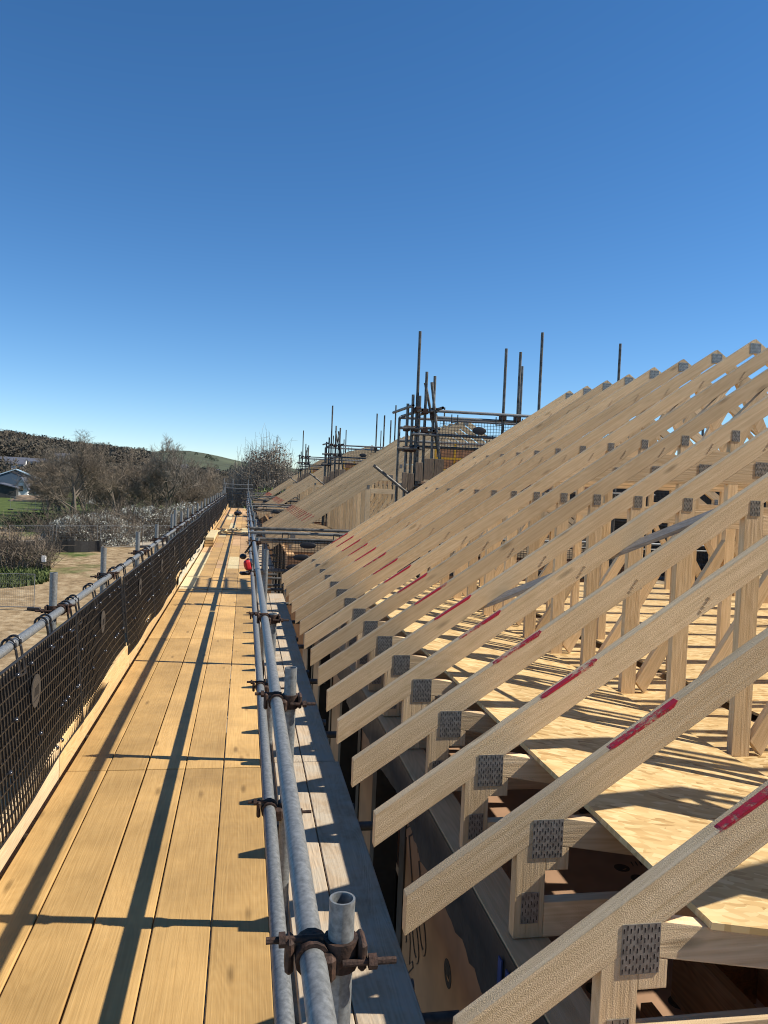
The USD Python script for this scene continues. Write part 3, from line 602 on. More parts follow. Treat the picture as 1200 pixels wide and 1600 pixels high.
# ------------------------------------------------------------------ return scaffold across the gaps between roofs
where = ['between the near and second roofs', 'between the second and third roofs', 'between the third and fourth roofs', 'at the far end of the fourth roof']
def make_return(label):
    t = thing('return_guard_rail', label, 'guard rail', group='guard rails across the gaps between roofs')
    for z, x1, y, mt in ((-.742, 2.55, 0, 'galv_dark'), (-.81, 8.9, .06, 'galv'), (-.90, 8.9, -.05, 'galv_dark'), (-1.405, 8.9, .05, 'galv')):
        part(t, 'rail', MB().tube((.1, y, z), (x1, y, z), R, 14, inner=R - .004), M[mt], smooth=40)
    for x in (.32, 2.2, 4.2, 6.2, 8.6): part(t, 'upright', upright(.09, x, -.62 - .1 * (x < 1), -8.1, 14), M['galv'], smooth=40)
    for x in (1.9, 2.02, 2.3, 2.62): part(t, 'hook', MB().box(x, x + .03, -.03, .03, -.83, -.63, c=.005), M['rust'])
    for k in range(2): part(t, 'rail_board', MB().box(.16, 2.6, .03 + k * .23, .25 + k * .23, -.972, -.934, c=.003), M['inner'])
    for k in range(4): part(t, 'board', MB().box(.7, 8.9, .3 + k * .232, .3 + k * .232 + .225, DECK - .04, DECK, c=.003), M['inner'])
    part(t, 'toe_board', MB().box(.7, 8.9, .14, .178, DECK, DECK + .22, c=.003), M['grey_toe'])
    return t
M['grey_toe'] = wood('grey_toe_board_wood', (0.2, 0.12, 0.07), (0.4, 0.27, 0.17), (1, 0, 0))
def make_brick_guard(label):
    t = thing('brick_guard', label, 'mesh panel', group='mesh guards across the gaps between roofs')
    g = MB()
    for k in range(40): g.box(k * .05, k * .05 + .006, 0, .006, -.5, 0)
    for k in range(14): g.box(0, 1.95, -.004, .002, -k * .0385 - .003, -k * .0385 + .003)
    part(t, 'wire_grid', g, M['black'], kind='stuff')
    for x, z in ((.55, -.08), (.45, -.27), (.35, -.43), (1.5, -.12), (1.62, -.38)):
        m = trimesh.creation.icosphere(2, 1.0); m.apply_scale((.13 if x < 1 else .1, .012, .05)); m.apply_translation((x, -.012, z)); part(t, 'black_pad', m, M['blacktube'], smooth=True)
    for x in (.15, .95, 1.6): part(t, 'hook', MB().tube((x, .02, 0), (x, .02, .1), .008, 6).tube((x + .09, .02, 0), (x + .09, .02, .1), .008, 6).tube((x, .02, .1), (x + .09, .02, .1), .008, 6), M['black'])
    return t
rp = gp = None
for k in range(4):
    y = 12.1 + 12.6 * k - (1.2 if k == 3 else 0)
    lab = f'galvanised guard rail tubes crossing {where[k]}' if k < 3 else 'galvanised guard rail tubes crossing ' + where[k]
    if rp is None: rp = make_return(lab); rp.GetAttribute('xformOp:translate').Set(Gf.Vec3d(0, y, 0))
    else: dup(rp, (0, y, 0), 0, lab, 'guard rails across the gaps between roofs')
    for j in range(4):
        lab = f'{["first", "second", "third", "fourth"][j]} mesh guard from the walkway {where[k]}'
        if gp is None: gp = make_brick_guard(lab); gp.GetAttribute('xformOp:translate').Set(Gf.Vec3d(.45 + 2 * j, y - .08, -.9))
        else: dup(gp, (.45 + 2 * j, y - .08, -.9), 0, lab, 'mesh guards across the gaps between roofs')

# ------------------------------------------------------------------ chimney towers of tube and fitting
def make_tower(label):
    t = thing('scaffold_tower', label, 'scaffold tower', group='scaffold towers standing in the gaps between roofs')
    T = lambda p, q, mt='galv_dark', nm='tube': part(t, nm, MB().tube(p, q, R, 12, inner=R - .004), M[mt], smooth=40)
    F, B = 0.0, 1.0
    for x, y, top in ((2.53, F, 1.34), (2.63, F, 1.49), (2.70, F, 2.51), (2.82, F, 1.87), (2.97, F, 1.81), (4.76, F, 2.65), (4.14, F, 2.34), (4.39, F, 2.30), (2.60, B, 1.2), (2.97, B, 1.6), (4.80, B, 2.24), (6.65, B, 2.78), (6.2, F, 1.6), (8.4, B, 1.9)):
        T((x, y, -8.1), (x + rnd.uniform(-.015, .015), y, top), 'galv_dark', 'upright')
    for p, q in (((2.90, F - .06, 1.70), (3.11, F - .06, .35)), ((2.82, F + .06, 1.7), (3.16, F + .06, .3)), ((2.0, F - .1, .32), (2.62, F - .1, -.13))): T(p, q, 'galv_dark', 'brace')
    for a, b, y, z, mt in ((2.9, 6.9, F - .05, 1.245, 'galv'), (2.95, 6.9, F + .05, 1.15, 'galv'), (2.60, 6.9, F - .05, .86, 'galv'), (2.6, 6.9, F + .05, .66, 'galv_dark'), (2.4, 2.78, F - .06, .94, 'galv_dark'), (2.38, 2.78, F - .06, .61, 'galv_dark'), (2.55, 3.1, F + .06, .96, 'galv_dark'), (2.6, 6.9, B, 1.2, 'galv'), (2.6, 6.9, B, .8, 'galv'), (2.6, 6.9, F - .06, .02, 'galv_dark')):
        T((a, y, z), (b, y, z + .012), mt, 'ledger')
    for x, z in ((2.55, 1.28), (2.70, 1.22), (3.03, 1.27), (2.9, .9), (2.66, .62), (6.2, 1.2)): T((x, F - .35, z), (x, B + .3, z + .03), 'galv_dark', 'transom')
    for x, z in ((2.53, .94), (2.53, .61), (2.66, .94), (2.7, 1.25), (2.82, 1.23), (2.82, .93), (2.97, 1.25), (2.97, .9), (2.97, 1.15), (4.14, 1.2), (4.39, 1.2), (2.63, .61), (4.76, 1.2)):
        part(t, 'coupler', MB().box(x - .05, x + .05, F - .07, F + .055, z - .045, z + .045, c=.012), M['rust'])
    for x0, x1, z0, z1 in ((2.47, 2.55, -.02, .23), (2.56, 2.66, -.06, .22), (2.68, 2.80, .1, .40), (2.82, 2.98, .13, .47), (2.99, 3.14, .13, .47)):
        part(t, 'short_board', MB().box(x0, x1, F - .12, F - .082, z0, z1, c=.003), M['grey_short'])
    part(t, 'platform_board', MB().box(2.76, 3.1, F - .2, F + .03, .06, .1, c=.003), M['grey_toe'])
    for k in range(3): part(t, 'platform_board', MB().box(2.5, 6.9, F + .1 + k * .23, F + .32 + k * .23, .02, .058, c=.003), M['grey_toe'])
    for z0, z1, x0 in ((.80, 1.09, 3.06), (.22, .82, 3.10)):
        g = MB()
        for k in range(62): g.box(x0 + k * .05, x0 + k * .05 + .006, F - .085, F - .079, z0, z1)
        for k in range(int((z1 - z0) / .048) + 1): g.box(x0, x0 + 3.1, F - .089, F - .083, z0 + k * .048, z0 + k * .048 + .006)
        part(t, 'wire_mesh', g, M['black'], kind='stuff')
    for x, z in ((3.72, .96), (3.88, .62), (5.0, .95)):
        m = trimesh.creation.icosphere(2, 1.0); m.apply_scale((.12, .012, .065)); m.apply_translation((x, F - .1, z)); part(t, 'black_pad', m, M['blacktube'], smooth=True)
    for x in (3.25, 4.0, 4.35): part(t, 'hook', MB().tube((x, F - .09, 1.06), (x, F - .09, 1.2), .009, 6).tube((x + .1, F - .09, 1.06), (x + .1, F - .09, 1.2), .009, 6).tube((x, F - .09, 1.07), (x + .1, F - .09, 1.07), .009, 6), M['black'])
    g = MB()
    for z in (.5, .3): g.box(3.2, 4.6, B - .3, B - .26, z, z + .035)
    for x in (3.2, 3.55, 4.5): g.box(x, x + .035, B - .25, B - .215, .1, .78)
    part(t, 'yellow_gate', g, M['yellow'])
    part(t, 'brick_stack', MB().box(3.3, 6.4, B - .15, B + .05, .06, .72), M['brickpale'])
    return t
M['brickpale'] = plain('pale_stacked_brick', (0.3, 0.17, 0.1), 0.9, var=0.35, scale=18)
tw = make_tower('tall scaffold tower of grey tubes standing just behind the near roof'); tw.GetAttribute('xformOp:translate').Set(Gf.Vec3d(0, 12.2, 0))
dup(tw, (0, 24.8, 0), 0, 'scaffold tower of grey tubes standing behind the second roof', 'scaffold towers standing in the gaps between roofs')
dup(tw, (0, 37.4, 0), 0, 'small distant scaffold tower of grey tubes behind the third roof', 'scaffold towers standing in the gaps between roofs')

# far eaves scaffold seen through the trusses
t = thing('rear_guard_rail', 'scaffold rails and black mesh along the far eaves, seen through the trusses', 'guard rail')
for z in (-.35, -.62, -.9, -1.35): part(t, 'rail', MB().tube((9.3, -1, z), (9.3, 40, z), R, 10), M['galv'], smooth=40)
for k in range(22): part(t, 'upright', MB().tube((9.36, .5 + k * 1.8, -8.1), (9.36, .5 + k * 1.8, .2 + .15 * (k % 3)), R, 10), M['galv'], smooth=40)
g = MB()
for k in range(740): g.box(9.25, 9.258, -.5 + k * .055, -.5 + k * .055 + .014, -1.75, .3)
for k in range(33): g.box(9.246, 9.252, -.5, 40, -1.75 + k * .062, -1.75 + k * .062 + .009)
part(t, 'wire_mesh', g, M['black'], kind='stuff')
part(t, 'deck_board', MB().box(9.0, 9.9, -1, 40, DECK - .04, DECK), M['inner'])
part(t, 'debris_net', MB().box(9.42, 9.424, -1, 40, -1.8, .34), M['net'])

# ------------------------------------------------------------------ small things on the walkway
t = thing('power_tool', 'red and black power tool hung by a strap on the inner guard rail', 'tool', loc=(.07, 11.0, -1.20), rotz=20)
body = trimesh.creation.icosphere(3, 1.0); v = body.vertices; v[:] = np.sign(v) * np.abs(v) ** .55; v[:, 0] += .25 * v[:, 2] ** 2; body.apply_scale((.042, .05, .075)); body.apply_transform(trimesh.transformations.rotation_matrix(-.25, (0, 1, 0)))
part(t, 'body', body, M['redtool'], smooth=50)
head = trimesh.creation.icosphere(3, .045); head.apply_scale((1.1, 1.1, .9)); head.apply_translation((-.065, 0, .125)); part(t, 'head', head, M['blacktube'], smooth=True)
part(t, 'foot', MB().box(-.1, .04, -.05, .05, -.135, -.09, c=.012), M['blacktube'])
part(t, 'handle', MB().tube((.0, 0, .09), (.06, 0, .02), .02, 10).tube((.06, 0, .02), (.05, 0, -.1), .022, 10), M['blacktube'], smooth=40)
part(t, 'strap', MB().bar((-.04, 0, .17), (.075, 0, .33), .004, .03, up=(1, 0, .5)), M['blacktube'])
t = thing('timber_stack', 'short stack of pale timber offcuts beside the outer mesh', 'timber')
for k in range(3): part(t, 'offcut', MB().box(-.985 + .012 * k, -.76 + .01 * k, 20.4, 23.4, DECK + .012 + k * .085, DECK + .012 + k * .085 + .07, c=.004), M['toe'] if k < 2 else M['deck_pale'])
t = thing('loose_timber', 'loose pale timber lengths dropped across the walkway', 'timber')
for k, (x0, y0, x1, y1) in enumerate(((-.9, 26.0, .1, 24.9), (-.85, 26.8, -.1, 25.9), (-.95, 24.6, -.2, 26.6), (-.5, 25.3, .12, 25.6))):
    part(t, 'length', MB().bar((x0, y0, DECK + .05 + .03 * k), (x1, y1, DECK + .06 + .03 * k), .09, .045), M['deck_pale'] if k != 1 else M['toe_pink'])
t = thing('tool_bag', 'dark tool bag lying far along the walkway', 'bag', loc=(-.3, 39.3, DECK + .005))
m = trimesh.creation.icosphere(3, 1.0); m.apply_scale((.2, .3, .11)); m.apply_translation((0, 0, .09)); mv = m.vertices; mv[:, 2] = np.maximum(mv[:, 2], .0); part(t, 'bag', m, M['blacktube'], smooth=True)
part(t, 'handle', MB().tube((-.12, 0, .16), (-.08, 0, .25), .015, 8).tube((-.08, 0, .25), (.08, 0, .25), .015, 8).tube((.08, 0, .25), (.12, 0, .16), .015, 8), M['rust'])
t = thing('torn_wrapping', 'crumpled pale wrapping caught along the foot of the outer mesh', 'wrapping')
rw = random.Random(8); v, f = [], []
for k in range(40):
    y = 12.7 + k * .2
    for j in range(5): v.append((-1.03 + .012 * j + rw.uniform(-.015, .015), y + rw.uniform(-.03, .03), DECK - .02 + .05 * j + rw.uniform(-.02, .05) * (j > 2)))
    if k:
        b = 5 * (k - 1)
        for j in range(4): f += [(b + j, b + j + 1, b + j + 6), (b + j, b + j + 6, b + j + 5)]
part(t, 'sheet', (np.array(v), np.array(f)), M['wrap'] if 'wrap' in M else plain('pale_plastic_wrap', (0.62, 0.58, 0.45), 0.4, var=0.15), smooth=True)
t = thing('end_guard', 'mesh panels and tubes closing the far end of the walkway', 'guard rail')
for z in (-.3, -.55, -.9, -1.3): part(t, 'rail', MB().tube((-1.3, 49.5, z), (.5, 49.5, z), R, 10), M['galv'], smooth=40)
for x in (-1.3, -.75, .2): part(t, 'upright', MB().tube((x, 49.55, -8.1), (x, 49.55, .05), R, 10), M['galv'], smooth=40)
g = MB()
for k in range(30): g.box(-1.3 + k * .06, -1.3 + k * .06 + .008, 49.44, 49.45, -1.75, -.55)
for k in range(20): g.box(-1.3, .5, 49.43, 49.44, -1.75 + k * .06, -1.75 + k * .06 + .008)
part(t, 'wire_mesh', g, M['black'], kind='stuff')

# ------------------------------------------------------------------ trees and bushes
def tree_geo(seed, h, spread, trunk_r, levels=5, first=.22, kids=(5, 9), up=.35, twig_r=.011):
    rg = np.random.default_rng(seed); T_, C_ = MB(), MB()
    def grow(p, d, ln, r, lev):
        nseg = 3 if lev > 1 else 2; pts = [p]; dd = d.copy()
        for k in range(nseg):
            dd = dd + rg.normal(0, .13 + .04 * (levels - lev), 3); dd[2] += .06 * up * 2; dd /= np.linalg.norm(dd); pts.append(pts[-1] + dd * ln / nseg)
        for k in range(nseg):
            ra, rb = r * (1 - .5 * k / nseg), r * (1 - .5 * (k + 1) / nseg)
            (T_ if lev >= levels - 1 else C_).tube(pts[k], pts[k + 1], ra, 6 if lev >= levels - 1 else 3, r2=rb, cap=False)
        if lev == 0: return
        n = rg.integers(*kids) if lev < levels else kids[1]
        for k in range(n):
            f = first + (1 - first) * (k + rg.random()) / n if lev == levels else .25 + .75 * rg.random()
            i = min(int(f * nseg), nseg - 1); q = pts[i] + (pts[i + 1] - pts[i]) * (f * nseg - i)
            ax = rg.normal(0, 1, 3); side = np.cross(dd, ax); side /= np.linalg.norm(side)
            nd = dd * (.55 + .3 * rg.random()) + side * spread * (.6 + .6 * rg.random()); nd[2] += up * .5; nd /= np.linalg.norm(nd)
            grow(q, nd, ln * (.5 + .22 * rg.random()) * (1.15 - .35 * f if lev == levels else 1), max(twig_r, r * .5), lev - 1)
    grow(np.array([0, 0, -.3]), np.array([0, 0, 1.]), h * .62, trunk_r, levels)
    return T_.mesh(), C_.mesh()
def make_tree(label, seed, h, spread, tr_, tw_, cat='tree', name='bare_tree', group=None, **k):
    t = thing(name, label, cat, group=group)
    a, b = tree_geo(seed, h, spread, tr_, **k); part(t, 'trunk', a, M['bark']); part(t, 'crown', b, M[tw_])
    return t
def put(p, az, r, rot=0):
    x, y = at(az, r); p.GetAttribute('xformOp:translate').Set(Gf.Vec3d(x, y, float(gz(x, y)))); p.GetAttribute('xformOp:rotateZ').Set(rot)
BT = 'bare trees beyond the site'
tA = make_tree('tall bare brown tree left of the blossom bush, widest crown of the row', 1, 10.0, .75, .22, 'twig', levels=5, kids=(5, 7), group=BT); put(tA, -11.65, 96)
tB = make_tree('dark bare tree with leaning limbs between the two tallest trees', 2, 8.6, .8, .2, 'twig', levels=5, kids=(4, 7), group=BT); put(tB, -8.9, 101)
tC = make_tree('slender grey bare tree with an open fan of branches above the white van', 3, 10.0, .62, .17, 'twig_grey', levels=5, kids=(4, 7), up=.5, group=BT); put(tC, -5.7, 104)
tD = thing('bare_tree', 'dense rounded bare tree at the far end of the walkway', 'tree', group=BT)
tE = make_tree('low bare tree at the far left behind the green field', 5, 6.5, .85, .16, 'twig', levels=5, kids=(4, 7), first=.1, group=BT); put(tE, -12.7, 150)
src = [tA, tB, tC, tB, tE]
RG = random.Random(77)
row = [(-13.2, 112), (-12.6, 130), (-10.6, 108), (-10.2, 125), (-9.7, 118), (-8.2, 112), (-7.6, 122), (-7.1, 107), (-6.6, 118), (-5.0, 118), (-4.4, 110), (-4.0, 126), (-3.4, 124), (-2.7, 138), (-2.0, 140), (-1.3, 138), (-.6, 132), (.4, 98), (1.0, 108), (2.9, 96), (3.6, 112), (-14.0, 270), (-15.6, 285), (-12.9, 262), (4.6, 104), (5.8, 116), (7, 108), (-12.0, 119), (-11.1, 140), (-6.1, 140), (-3.0, 150), (-.2, 146), (2.0, 130)]
def region(az): return 'left of the blossom bush' if az < -9 else ('above the blossom bush' if az < -3.6 else ('above the far end of the walkway' if az < 1 else 'behind the far roofs'))
count = {}
for k, (az, r) in enumerate(sorted(row)):
    s = src[k % 5]
    x, y = at(az, r); sink = RG.uniform(1.2, 2.6); rel = region(az); c = count[rel] = count.get(rel, 0) + 1
    nth = 'leftmost' if c == 1 else ORD[c - 1] + ' from the left'
    dup(s, (x, y, float(gz(x, y)) - sink), RG.uniform(0, 360), f'small bare tree {rel}, {nth}', f'thicket of bare trees {rel}', name='bare_tree')
def bush_geo(seed, w, d, h, n, size):
    rg = np.random.default_rng(seed); tw, bl = MB(), MB()
    for k in range(int(n * .5)):
        a = rg.uniform(0, 2 * np.pi); rr_ = rg.random() ** .5; b = np.array([math.cos(a) * rr_ * w * .4, math.sin(a) * rr_ * d * .4, -.2])
        top = b * np.array([1.25, 1.25, 0]) + np.array([rg.normal(0, .4), rg.normal(0, .4), h * (1 - .5 * rr_ ** 2) * rg.uniform(.6, 1.05)])
        mid = (b + top) / 2 + rg.normal(0, .2, 3); tw.tube(b, mid, .03, 3, r2=.02, cap=False); tw.tube(mid, top, .02, 3, r2=.01, cap=False)
        for q in range(4):
            o = mid + (top - mid) * rg.random(); tw.tube(o, o + rg.normal(0, .4, 3) + (0, 0, .3), .014, 3, r2=.008, cap=False)
    c = rg.normal(0, 1, (n * 12, 3)); c /= np.linalg.norm(c, axis=1, keepdims=True); c[:, 2] = np.abs(c[:, 2]) * 1.0 - .1
    lump = .75 + .5 * meshkit.fbm(c * 2.2 + seed * 7, 3, seed)
    c = c * lump[:, None] * (rg.random((len(c), 1)) ** .3) * np.array([w / 2, d / 2, h]) ; keep = meshkit.noise(c * 1.4 + 9, seed + 3) > .42; c = c[keep]
    e1, e2 = rg.normal(0, size, (len(c), 3)), rg.normal(0, size, (len(c), 3))
    bl.add(np.vstack([c - e1, c + e1, c + e2]), np.stack([np.arange(len(c)), np.arange(len(c)) + len(c), np.arange(len(c)) + 2 * len(c)], 1))
    return tw.mesh(), bl.mesh()
a, b = tree_geo(4, 5.0, .9, .28, levels=3, kids=(4, 6)); part(tD, 'trunk', a, M['bark'])
a, b = bush_geo(44, 9.0, 8, 11.2, 2000, .085); part(tD, 'crown', a, M['twig_grey']); part(tD, 'twigs', b, M['twig_grey'], kind='stuff'); put(tD, 1.55, 84)
for k, (az, r, w, d, h, lab) in enumerate(((-9.7, 76, 7, 5, 3.4, 'white blossom bush, second from the left in the hedge by the fence'), (-11.9, 75, 5.5, 4, 2.7, 'low white blossom bush, leftmost and palest of the hedge'), (-7.3, 79, 8.5, 5.5, 4.1, 'tall grey white blossom bush in the middle of the hedge'), (-4.3, 81, 8.5, 5.5, 3.9, 'blossom bush at the right end of the hedge, beside the walkway mesh'))):
    t = thing('blossom_bush', lab, 'bush', group='blossom bushes in the hedge'); a, b = bush_geo(30 + k, w, d, h, 1000, .047)
    part(t, 'stems', a, M['twig']); part(t, 'blossom', b, M['blossom'], kind='stuff'); put(t, az, r)
t = thing('green_bush', 'yellow green bush under the dense bare tree at the walkway end', 'bush'); a, b = bush_geo(40, 9, 6, 6.6, 520, .10); part(t, 'stems', a, M['twig']); part(t, 'leaves', b, M['leaf'], kind='stuff'); put(t, 2.3, 75)
t = thing('bare_scrub', 'leafless brown scrub at the left edge beside the fence', 'bush'); a, b = bush_geo(41, 7, 5, 3.0, 700, .03); part(t, 'stems', a, M['twig']); part(t, 'dead_leaves', b, M['twig'], kind='stuff'); put(t, -15.6, 62)
t = thing('bramble_hedge', 'dark bramble hedge under the bare trees left of the blossom', 'hedge')
a, b = bush_geo(43, 16, 5, 2.6, 600, .09); part(t, 'stems', a, M['twig']); part(t, 'leaves', b, M['evergreen'], kind='stuff'); put(t, -11.6, 88, 10)
# far woods: crowns of many small faces massed on the hillside
rg = np.random.default_rng(50)
def wood_mass(name, lab, n, azr, rr2, mat, hgt):
    w = MB(); V, F_ = [], []; c = 0
    for k in range(n):
        az, r = rg.uniform(*azr), rg.uniform(*rr2); x, y = at(az, r); z = float(gz(x, y) + hill(x, y)); s = rg.uniform(.7, 1.25)
        m = 420; d = rg.normal(0, 1, (m, 3)); d /= np.linalg.norm(d, axis=1, keepdims=True); d[:, 2] = np.abs(d[:, 2]) * 1.15 - .25
        p = np.array([x, y, z + hgt * .42]) + d * np.array([hgt * .5, hgt * .5, hgt * .6]) * s * (.8 + .35 * rg.random((m, 1)))
        e1, e2 = rg.normal(0, hgt * .038, (m, 3)), rg.normal(0, hgt * .038, (m, 3))
        V.append(np.vstack([p - e1, p + e1, p + e2])); F_.append(np.stack([np.arange(m), np.arange(m) + m, np.arange(m) + 2 * m], 1) + c); c += 3 * m
    g = usdkit.mesh(stage, numbered('/World', name), (np.vstack(V), np.vstack(F_)), M[mat]).GetPrim()
    tag(g, lab, 'woodland', None, 'stuff')
wood_mass('far_wood', 'brown winter woodland covering the far left hill', 620, (-21, -7), (380, 680), 'wood_far', 13)
wood_mass('far_wood', 'low brown woodland along the valley beyond the thicket', 520, (-21, 12), (230, 420), 'wood_far', 8)
wood_mass('far_hedge', 'dark hedges and copses on the far green hill', 26, (-5, 3), (900, 1300), 'evergreen', 6)
wood_mass('evergreen_copse', 'dark evergreen clump on the far left hill', 12, (-15.5, -13), (430, 520), 'evergreen', 11)

# ------------------------------------------------------------------ buildings beyond
def gabled(name, lab, az, r, w, d, eave, ridge, wall, roof, rot=0, windows=0, gable_win=False, cat='building'):
    x, y = at(az, r); t = thing(name, lab, cat, loc=(x, y, float(gz(x, y)) - .3), rotz=rot)
    part(t, 'walls', fixed(MB().prism([(-w / 2, 0), (w / 2, 0), (w / 2, eave), (0, ridge - .12), (-w / 2, eave)], -d / 2, d / 2)), M[wall])
    for s in (-1, 1):
        sl = (ridge - eave) / (w / 2); o = .3
        part(t, 'roof_slope', fixed(MB().prism([(s * .01, ridge), (s * (w / 2 + o), eave - sl * o), (s * (w / 2 + o), eave - sl * o + .2), (s * .01, ridge + .2)], -d / 2 - .35, d / 2 + .35)), M[roof])
    for k in range(windows):
        xx = -w / 2 + (k + .5) * w / windows
        part(t, 'window', MB().box(xx - .45, xx + .45, -d / 2 - .04, -d / 2 + .05, eave * .45, eave * .85), M['window'])
    if gable_win: part(t, 'window', MB().box(-.4, .4, -d / 2 - .04, -d / 2 + .05, eave * .7, eave * 1.15), M['window'])
    return t
gabled('barn', 'large blue grey barn with pale roof beyond the green field', -15.3, 205, 13.5, 20, 3.6, 6.3, 'barn', 'barn_roof', rot=14)
gabled('stone_house', 'narrow pale stone gable in front of the blue grey barn', -14.85, 188, 2.5, 6, 2.6, 4.7, 'white', 'slate', rot=6, gable_win=True)
gabled('shed', 'long dark shed at the left edge beside the stone gable', -16.2, 186, 7, 5, 2.5, 3.3, 'darkwall', 'slate', rot=4)
gabled('lean_to', 'low dark outbuilding with grey roof right of the stone gable', -14.0, 190, 5.0, 6, 1.9, 3.4, 'darkwall', 'slate', rot=4)
gabled('white_shed', 'small white block beside the low dark outbuilding', -14.1, 178, 2.0, 2, 1.4, 1.6, 'white', 'slate', rot=4, windows=1)
def terrace(lab, az, r, w, d, eave, ridge, zoff, nwin, name='white_house'):
    x, y = at(az, r); t = thing(name, lab, 'house', loc=(x, y, zoff), rotz=90 + 6)
    part(t, 'walls', fixed(MB().prism([(-d / 2, 0), (d / 2, 0), (d / 2, eave), (0, ridge - .1), (-d / 2, eave)], -w / 2, w / 2)), M['white'])
    for s in (-1, 1): part(t, 'roof_slope', fixed(MB().prism([(s * .01, ridge), (s * (d / 2 + .3), eave - .2), (s * (d / 2 + .3), eave), (s * .01, ridge + .2)], -w / 2 - .3, w / 2 + .3)), M['slate'])
    for k in range(nwin):
        yy = -w / 2 + (k + .5) * w / nwin; part(t, 'window', MB().box(-d / 2 - .05, -d / 2 + .05, yy - .5, yy + .5, eave * .4, eave * .8), M['window'])
    return t
terrace('white house with dark slate roof at the left edge above the barn', -15.9, 270, 11, 7, 3.6, 5.6, -1.6, 4)
terrace('long low white house with many windows right of the slate roofed house', -14.3, 285, 9, 6, 2.6, 3.6, .6, 6)
terrace('small white house higher on the hillside among the trees', -12.5, 330, 5, 5, 4.2, 5.4, 2.0, 3)
terrace('white house with slate roof half hidden behind the bare trees', -9.7, 160, 8, 6, 3.0, 5.0, -6.0, 4)
terrace('white cottage behind the slender grey tree', -4.6, 300, 5, 5, 3, 4.2, .5, 2)
terrace('distant white house in the valley right of the slender tree', -2.2, 420, 5, 5, 3, 4.2, .8, 2)
x, y = at(-4.85, 222); t = thing('white_van', 'white caravan parked under the slender grey tree', 'caravan', loc=(x, y, float(gz(x, y))), rotz=5)
part(t, 'body', MB().box(-2.4, 2.4, -1.1, 1.1, .35, 2.5, c=.2), M['white']); part(t, 'window', MB().box(-1.7, 1.2, -1.13, -1.08, 1.3, 1.95), M['window'])
for sx in (-.7, .7): part(t, 'wheel', MB().tube((sx, -1.1, .35), (sx, -.85, .35), .35, 14), M['blacktube'])
t = thing('spoil_heap', 'low heap of brown spoil at the back of the green field', 'heap'); m = trimesh.creation.icosphere(4, 1.0); mv = m.vertices
mv[:] = mv * (1 + .35 * (meshkit.fbm(mv * 2.3, 3, 3)[:, None] - .5)); m.apply_scale((4.2, 2.5, 1.3)); part(t, 'heap', m, M['spoil'], smooth=True); put(t, -14.3, 165)

# ------------------------------------------------------------------ site fences and small things on the ground
def make_fence(label):
    t = thing('temporary_fence_panel', label, 'fence panel', group='temporary fence panels beyond the bare ground'); fr = MB()
    part(t, 'post', MB().tube((0, 0, 0), (0, 0, 2.0), .022, 8), M['fence']); part(t, 'post', MB().tube((3.4, 0, 0), (3.4, 0, 2.0), .022, 8), M['fence'])
    part(t, 'rail', MB().tube((0, 0, 2.0), (3.4, 0, 2.0), .018, 8), M['fence']); part(t, 'rail', MB().tube((0, 0, .15), (3.4, 0, .15), .024, 8), M['fence'])
    g = MB()
    for k in range(1, 34): g.box(k * .1, k * .1 + .007, -.004, .004, .15, 2.0)
    for k in range(8): g.box(0, 3.4, -.006, .002, .3 + k * .23, .307 + k * .23)
    part(t, 'wire_mesh', g, M['fence'], kind='stuff')
    for x in (0, 3.4): part(t, 'foot_block', MB().box(x - .35, x + .35, -.12, .12, 0, .13, c=.02), M['blacktube'])
    return t
fp = None
fl = [(-30 + 3.5 * k, 66.5 + 1.05 * k) for k in range(9)]
for k, (x, y) in enumerate(fl):
    z = float(gz(x + 1.7, y)); lab = f'{["leftmost", "second", "third", "fourth", "fifth", "sixth", "seventh", "eighth", "rightmost"][k]} wire fence panel in the row along the pale track'
    if k not in (0, 8): lab += ', counted from the left'
    if fp is None: fp = make_fence(lab); fp.GetAttribute('xformOp:translate').Set(Gf.Vec3d(x, y, z)); fp.GetAttribute('xformOp:rotateZ').Set(16.7)
    else: dup(fp, (x, y, z), 16.7, lab, 'temporary fence panels beyond the bare ground')
for k, (az, r) in enumerate(((-15.6, 128), (-14.1, 128), (-12.7, 126))):
    x, y = at(az, r); dup(fp, (x, y, float(gz(x, y))), 4, f'{["left", "middle", "right"][k]} wire fence panel across the green field', 'temporary fence panels beyond the bare ground')
x, y = at(-14.0, 47); dup(fp, (x - 3.4, y + .2, float(gz(x, y)) + .05), -3.4, 'wire fence panel standing alone on the bare ground near the outer rail', 'temporary fence panels beyond the bare ground')
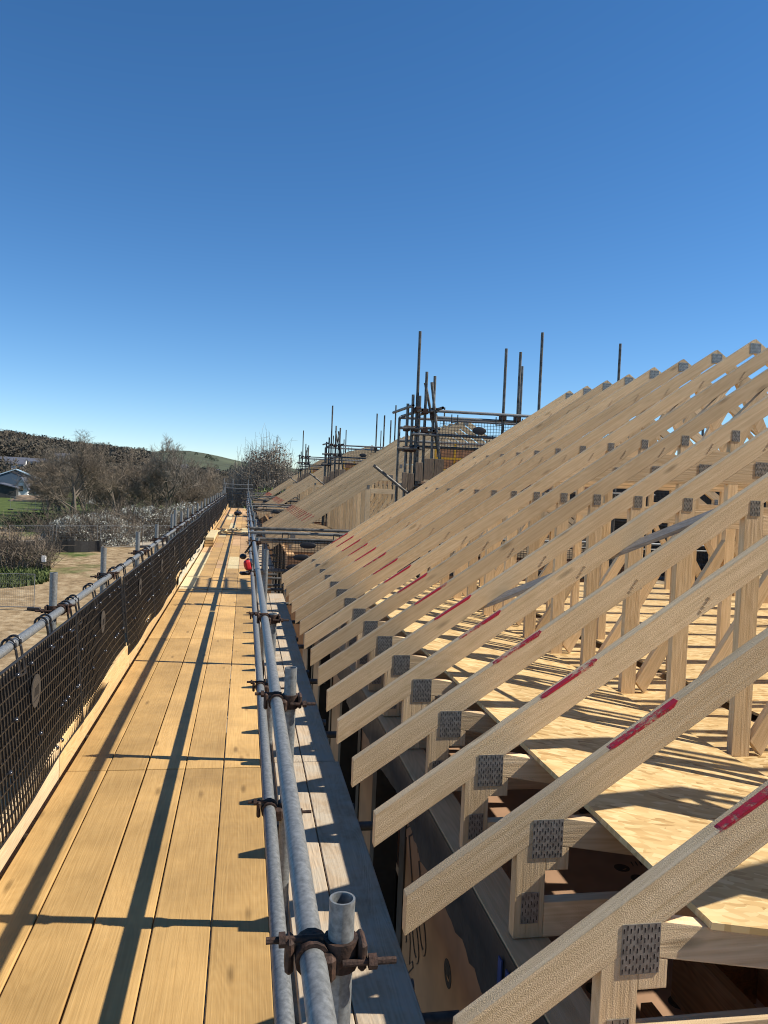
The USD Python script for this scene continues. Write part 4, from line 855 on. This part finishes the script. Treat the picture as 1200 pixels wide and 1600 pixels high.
t = thing('silt_fence', 'low black fabric silt fence in front of the pale track', 'silt fence')
v, f = [], []
for k in range(16):
    x = -19.5 + k * .5; y = 66.8 + .30 * (x + 20) + .15 * math.sin(k); z = float(gz(x, y))
    v += [(x, y, z - .05), (x, y + .05, z + .95 + .06 * math.sin(k * 1.3))]
    if k: b = 2 * (k - 1); f += [(b, b + 1, b + 3), (b, b + 3, b + 2)]
v = np.array(v); f = np.array(f); v2 = v + (0, .02, 0)
part(t, 'fabric', (np.vstack([v, v2]), np.vstack([f, f[:, ::-1] + len(v)])), M['breather'], smooth=False)
for k in range(4): x = -19.3 + k * 2.4; y = 66.85 + .30 * (x + 20); part(t, 'stake', MB().box(x, x + .06, y, y + .06, float(gz(x, y)) - .1, float(gz(x, y)) + 1.1), M['darkwall'])
x, y = at(-13.6, 60); t = thing('service_post', 'short white capped service post on the bare ground', 'post', loc=(x, y, float(gz(x, y))))
part(t, 'stake', MB().box(-.05, .05, -.05, .05, -.1, .9), M['darkwall']); part(t, 'white_box', MB().box(-.02, .28, -.1, .1, .7, 1.15, c=.02), M['white'])
t = thing('grass_tufts', 'rough green grass tufts on the bare ground by the scrub', 'grass', kind='stuff')
rg = np.random.default_rng(61); P_ = []
for k in range(5200):
    az, r = rg.uniform(-19, -13.2), rg.uniform(50, 72); x, y = at(az, r)
    if meshkit.noise(np.array([x * .12, y * .12, 3.0]), 4) > .55 - .02 * (-12 - az): P_.append((x, y))
P_ = np.array(P_); z = gz(P_[:, 0], P_[:, 1]); V, F_ = [], []
base = np.column_stack([P_, z])
for q in range(3):
    e = rg.normal(0, .09, (len(P_), 3)); e[:, 2] = 0; tip = rg.normal(0, .1, (len(P_), 3)); tip[:, 2] = rg.uniform(.15, .38, len(P_)); b = len(V) * 0
    k = sum(len(a) for a in V); V.append(np.vstack([base - e, base + e, base + tip])); n_ = len(P_); F_.append(np.stack([np.arange(n_), np.arange(n_) + n_, np.arange(n_) + 2 * n_], 1) + k)
part(t, 'blades', (np.vstack(V), np.vstack(F_)), M['leaf'])
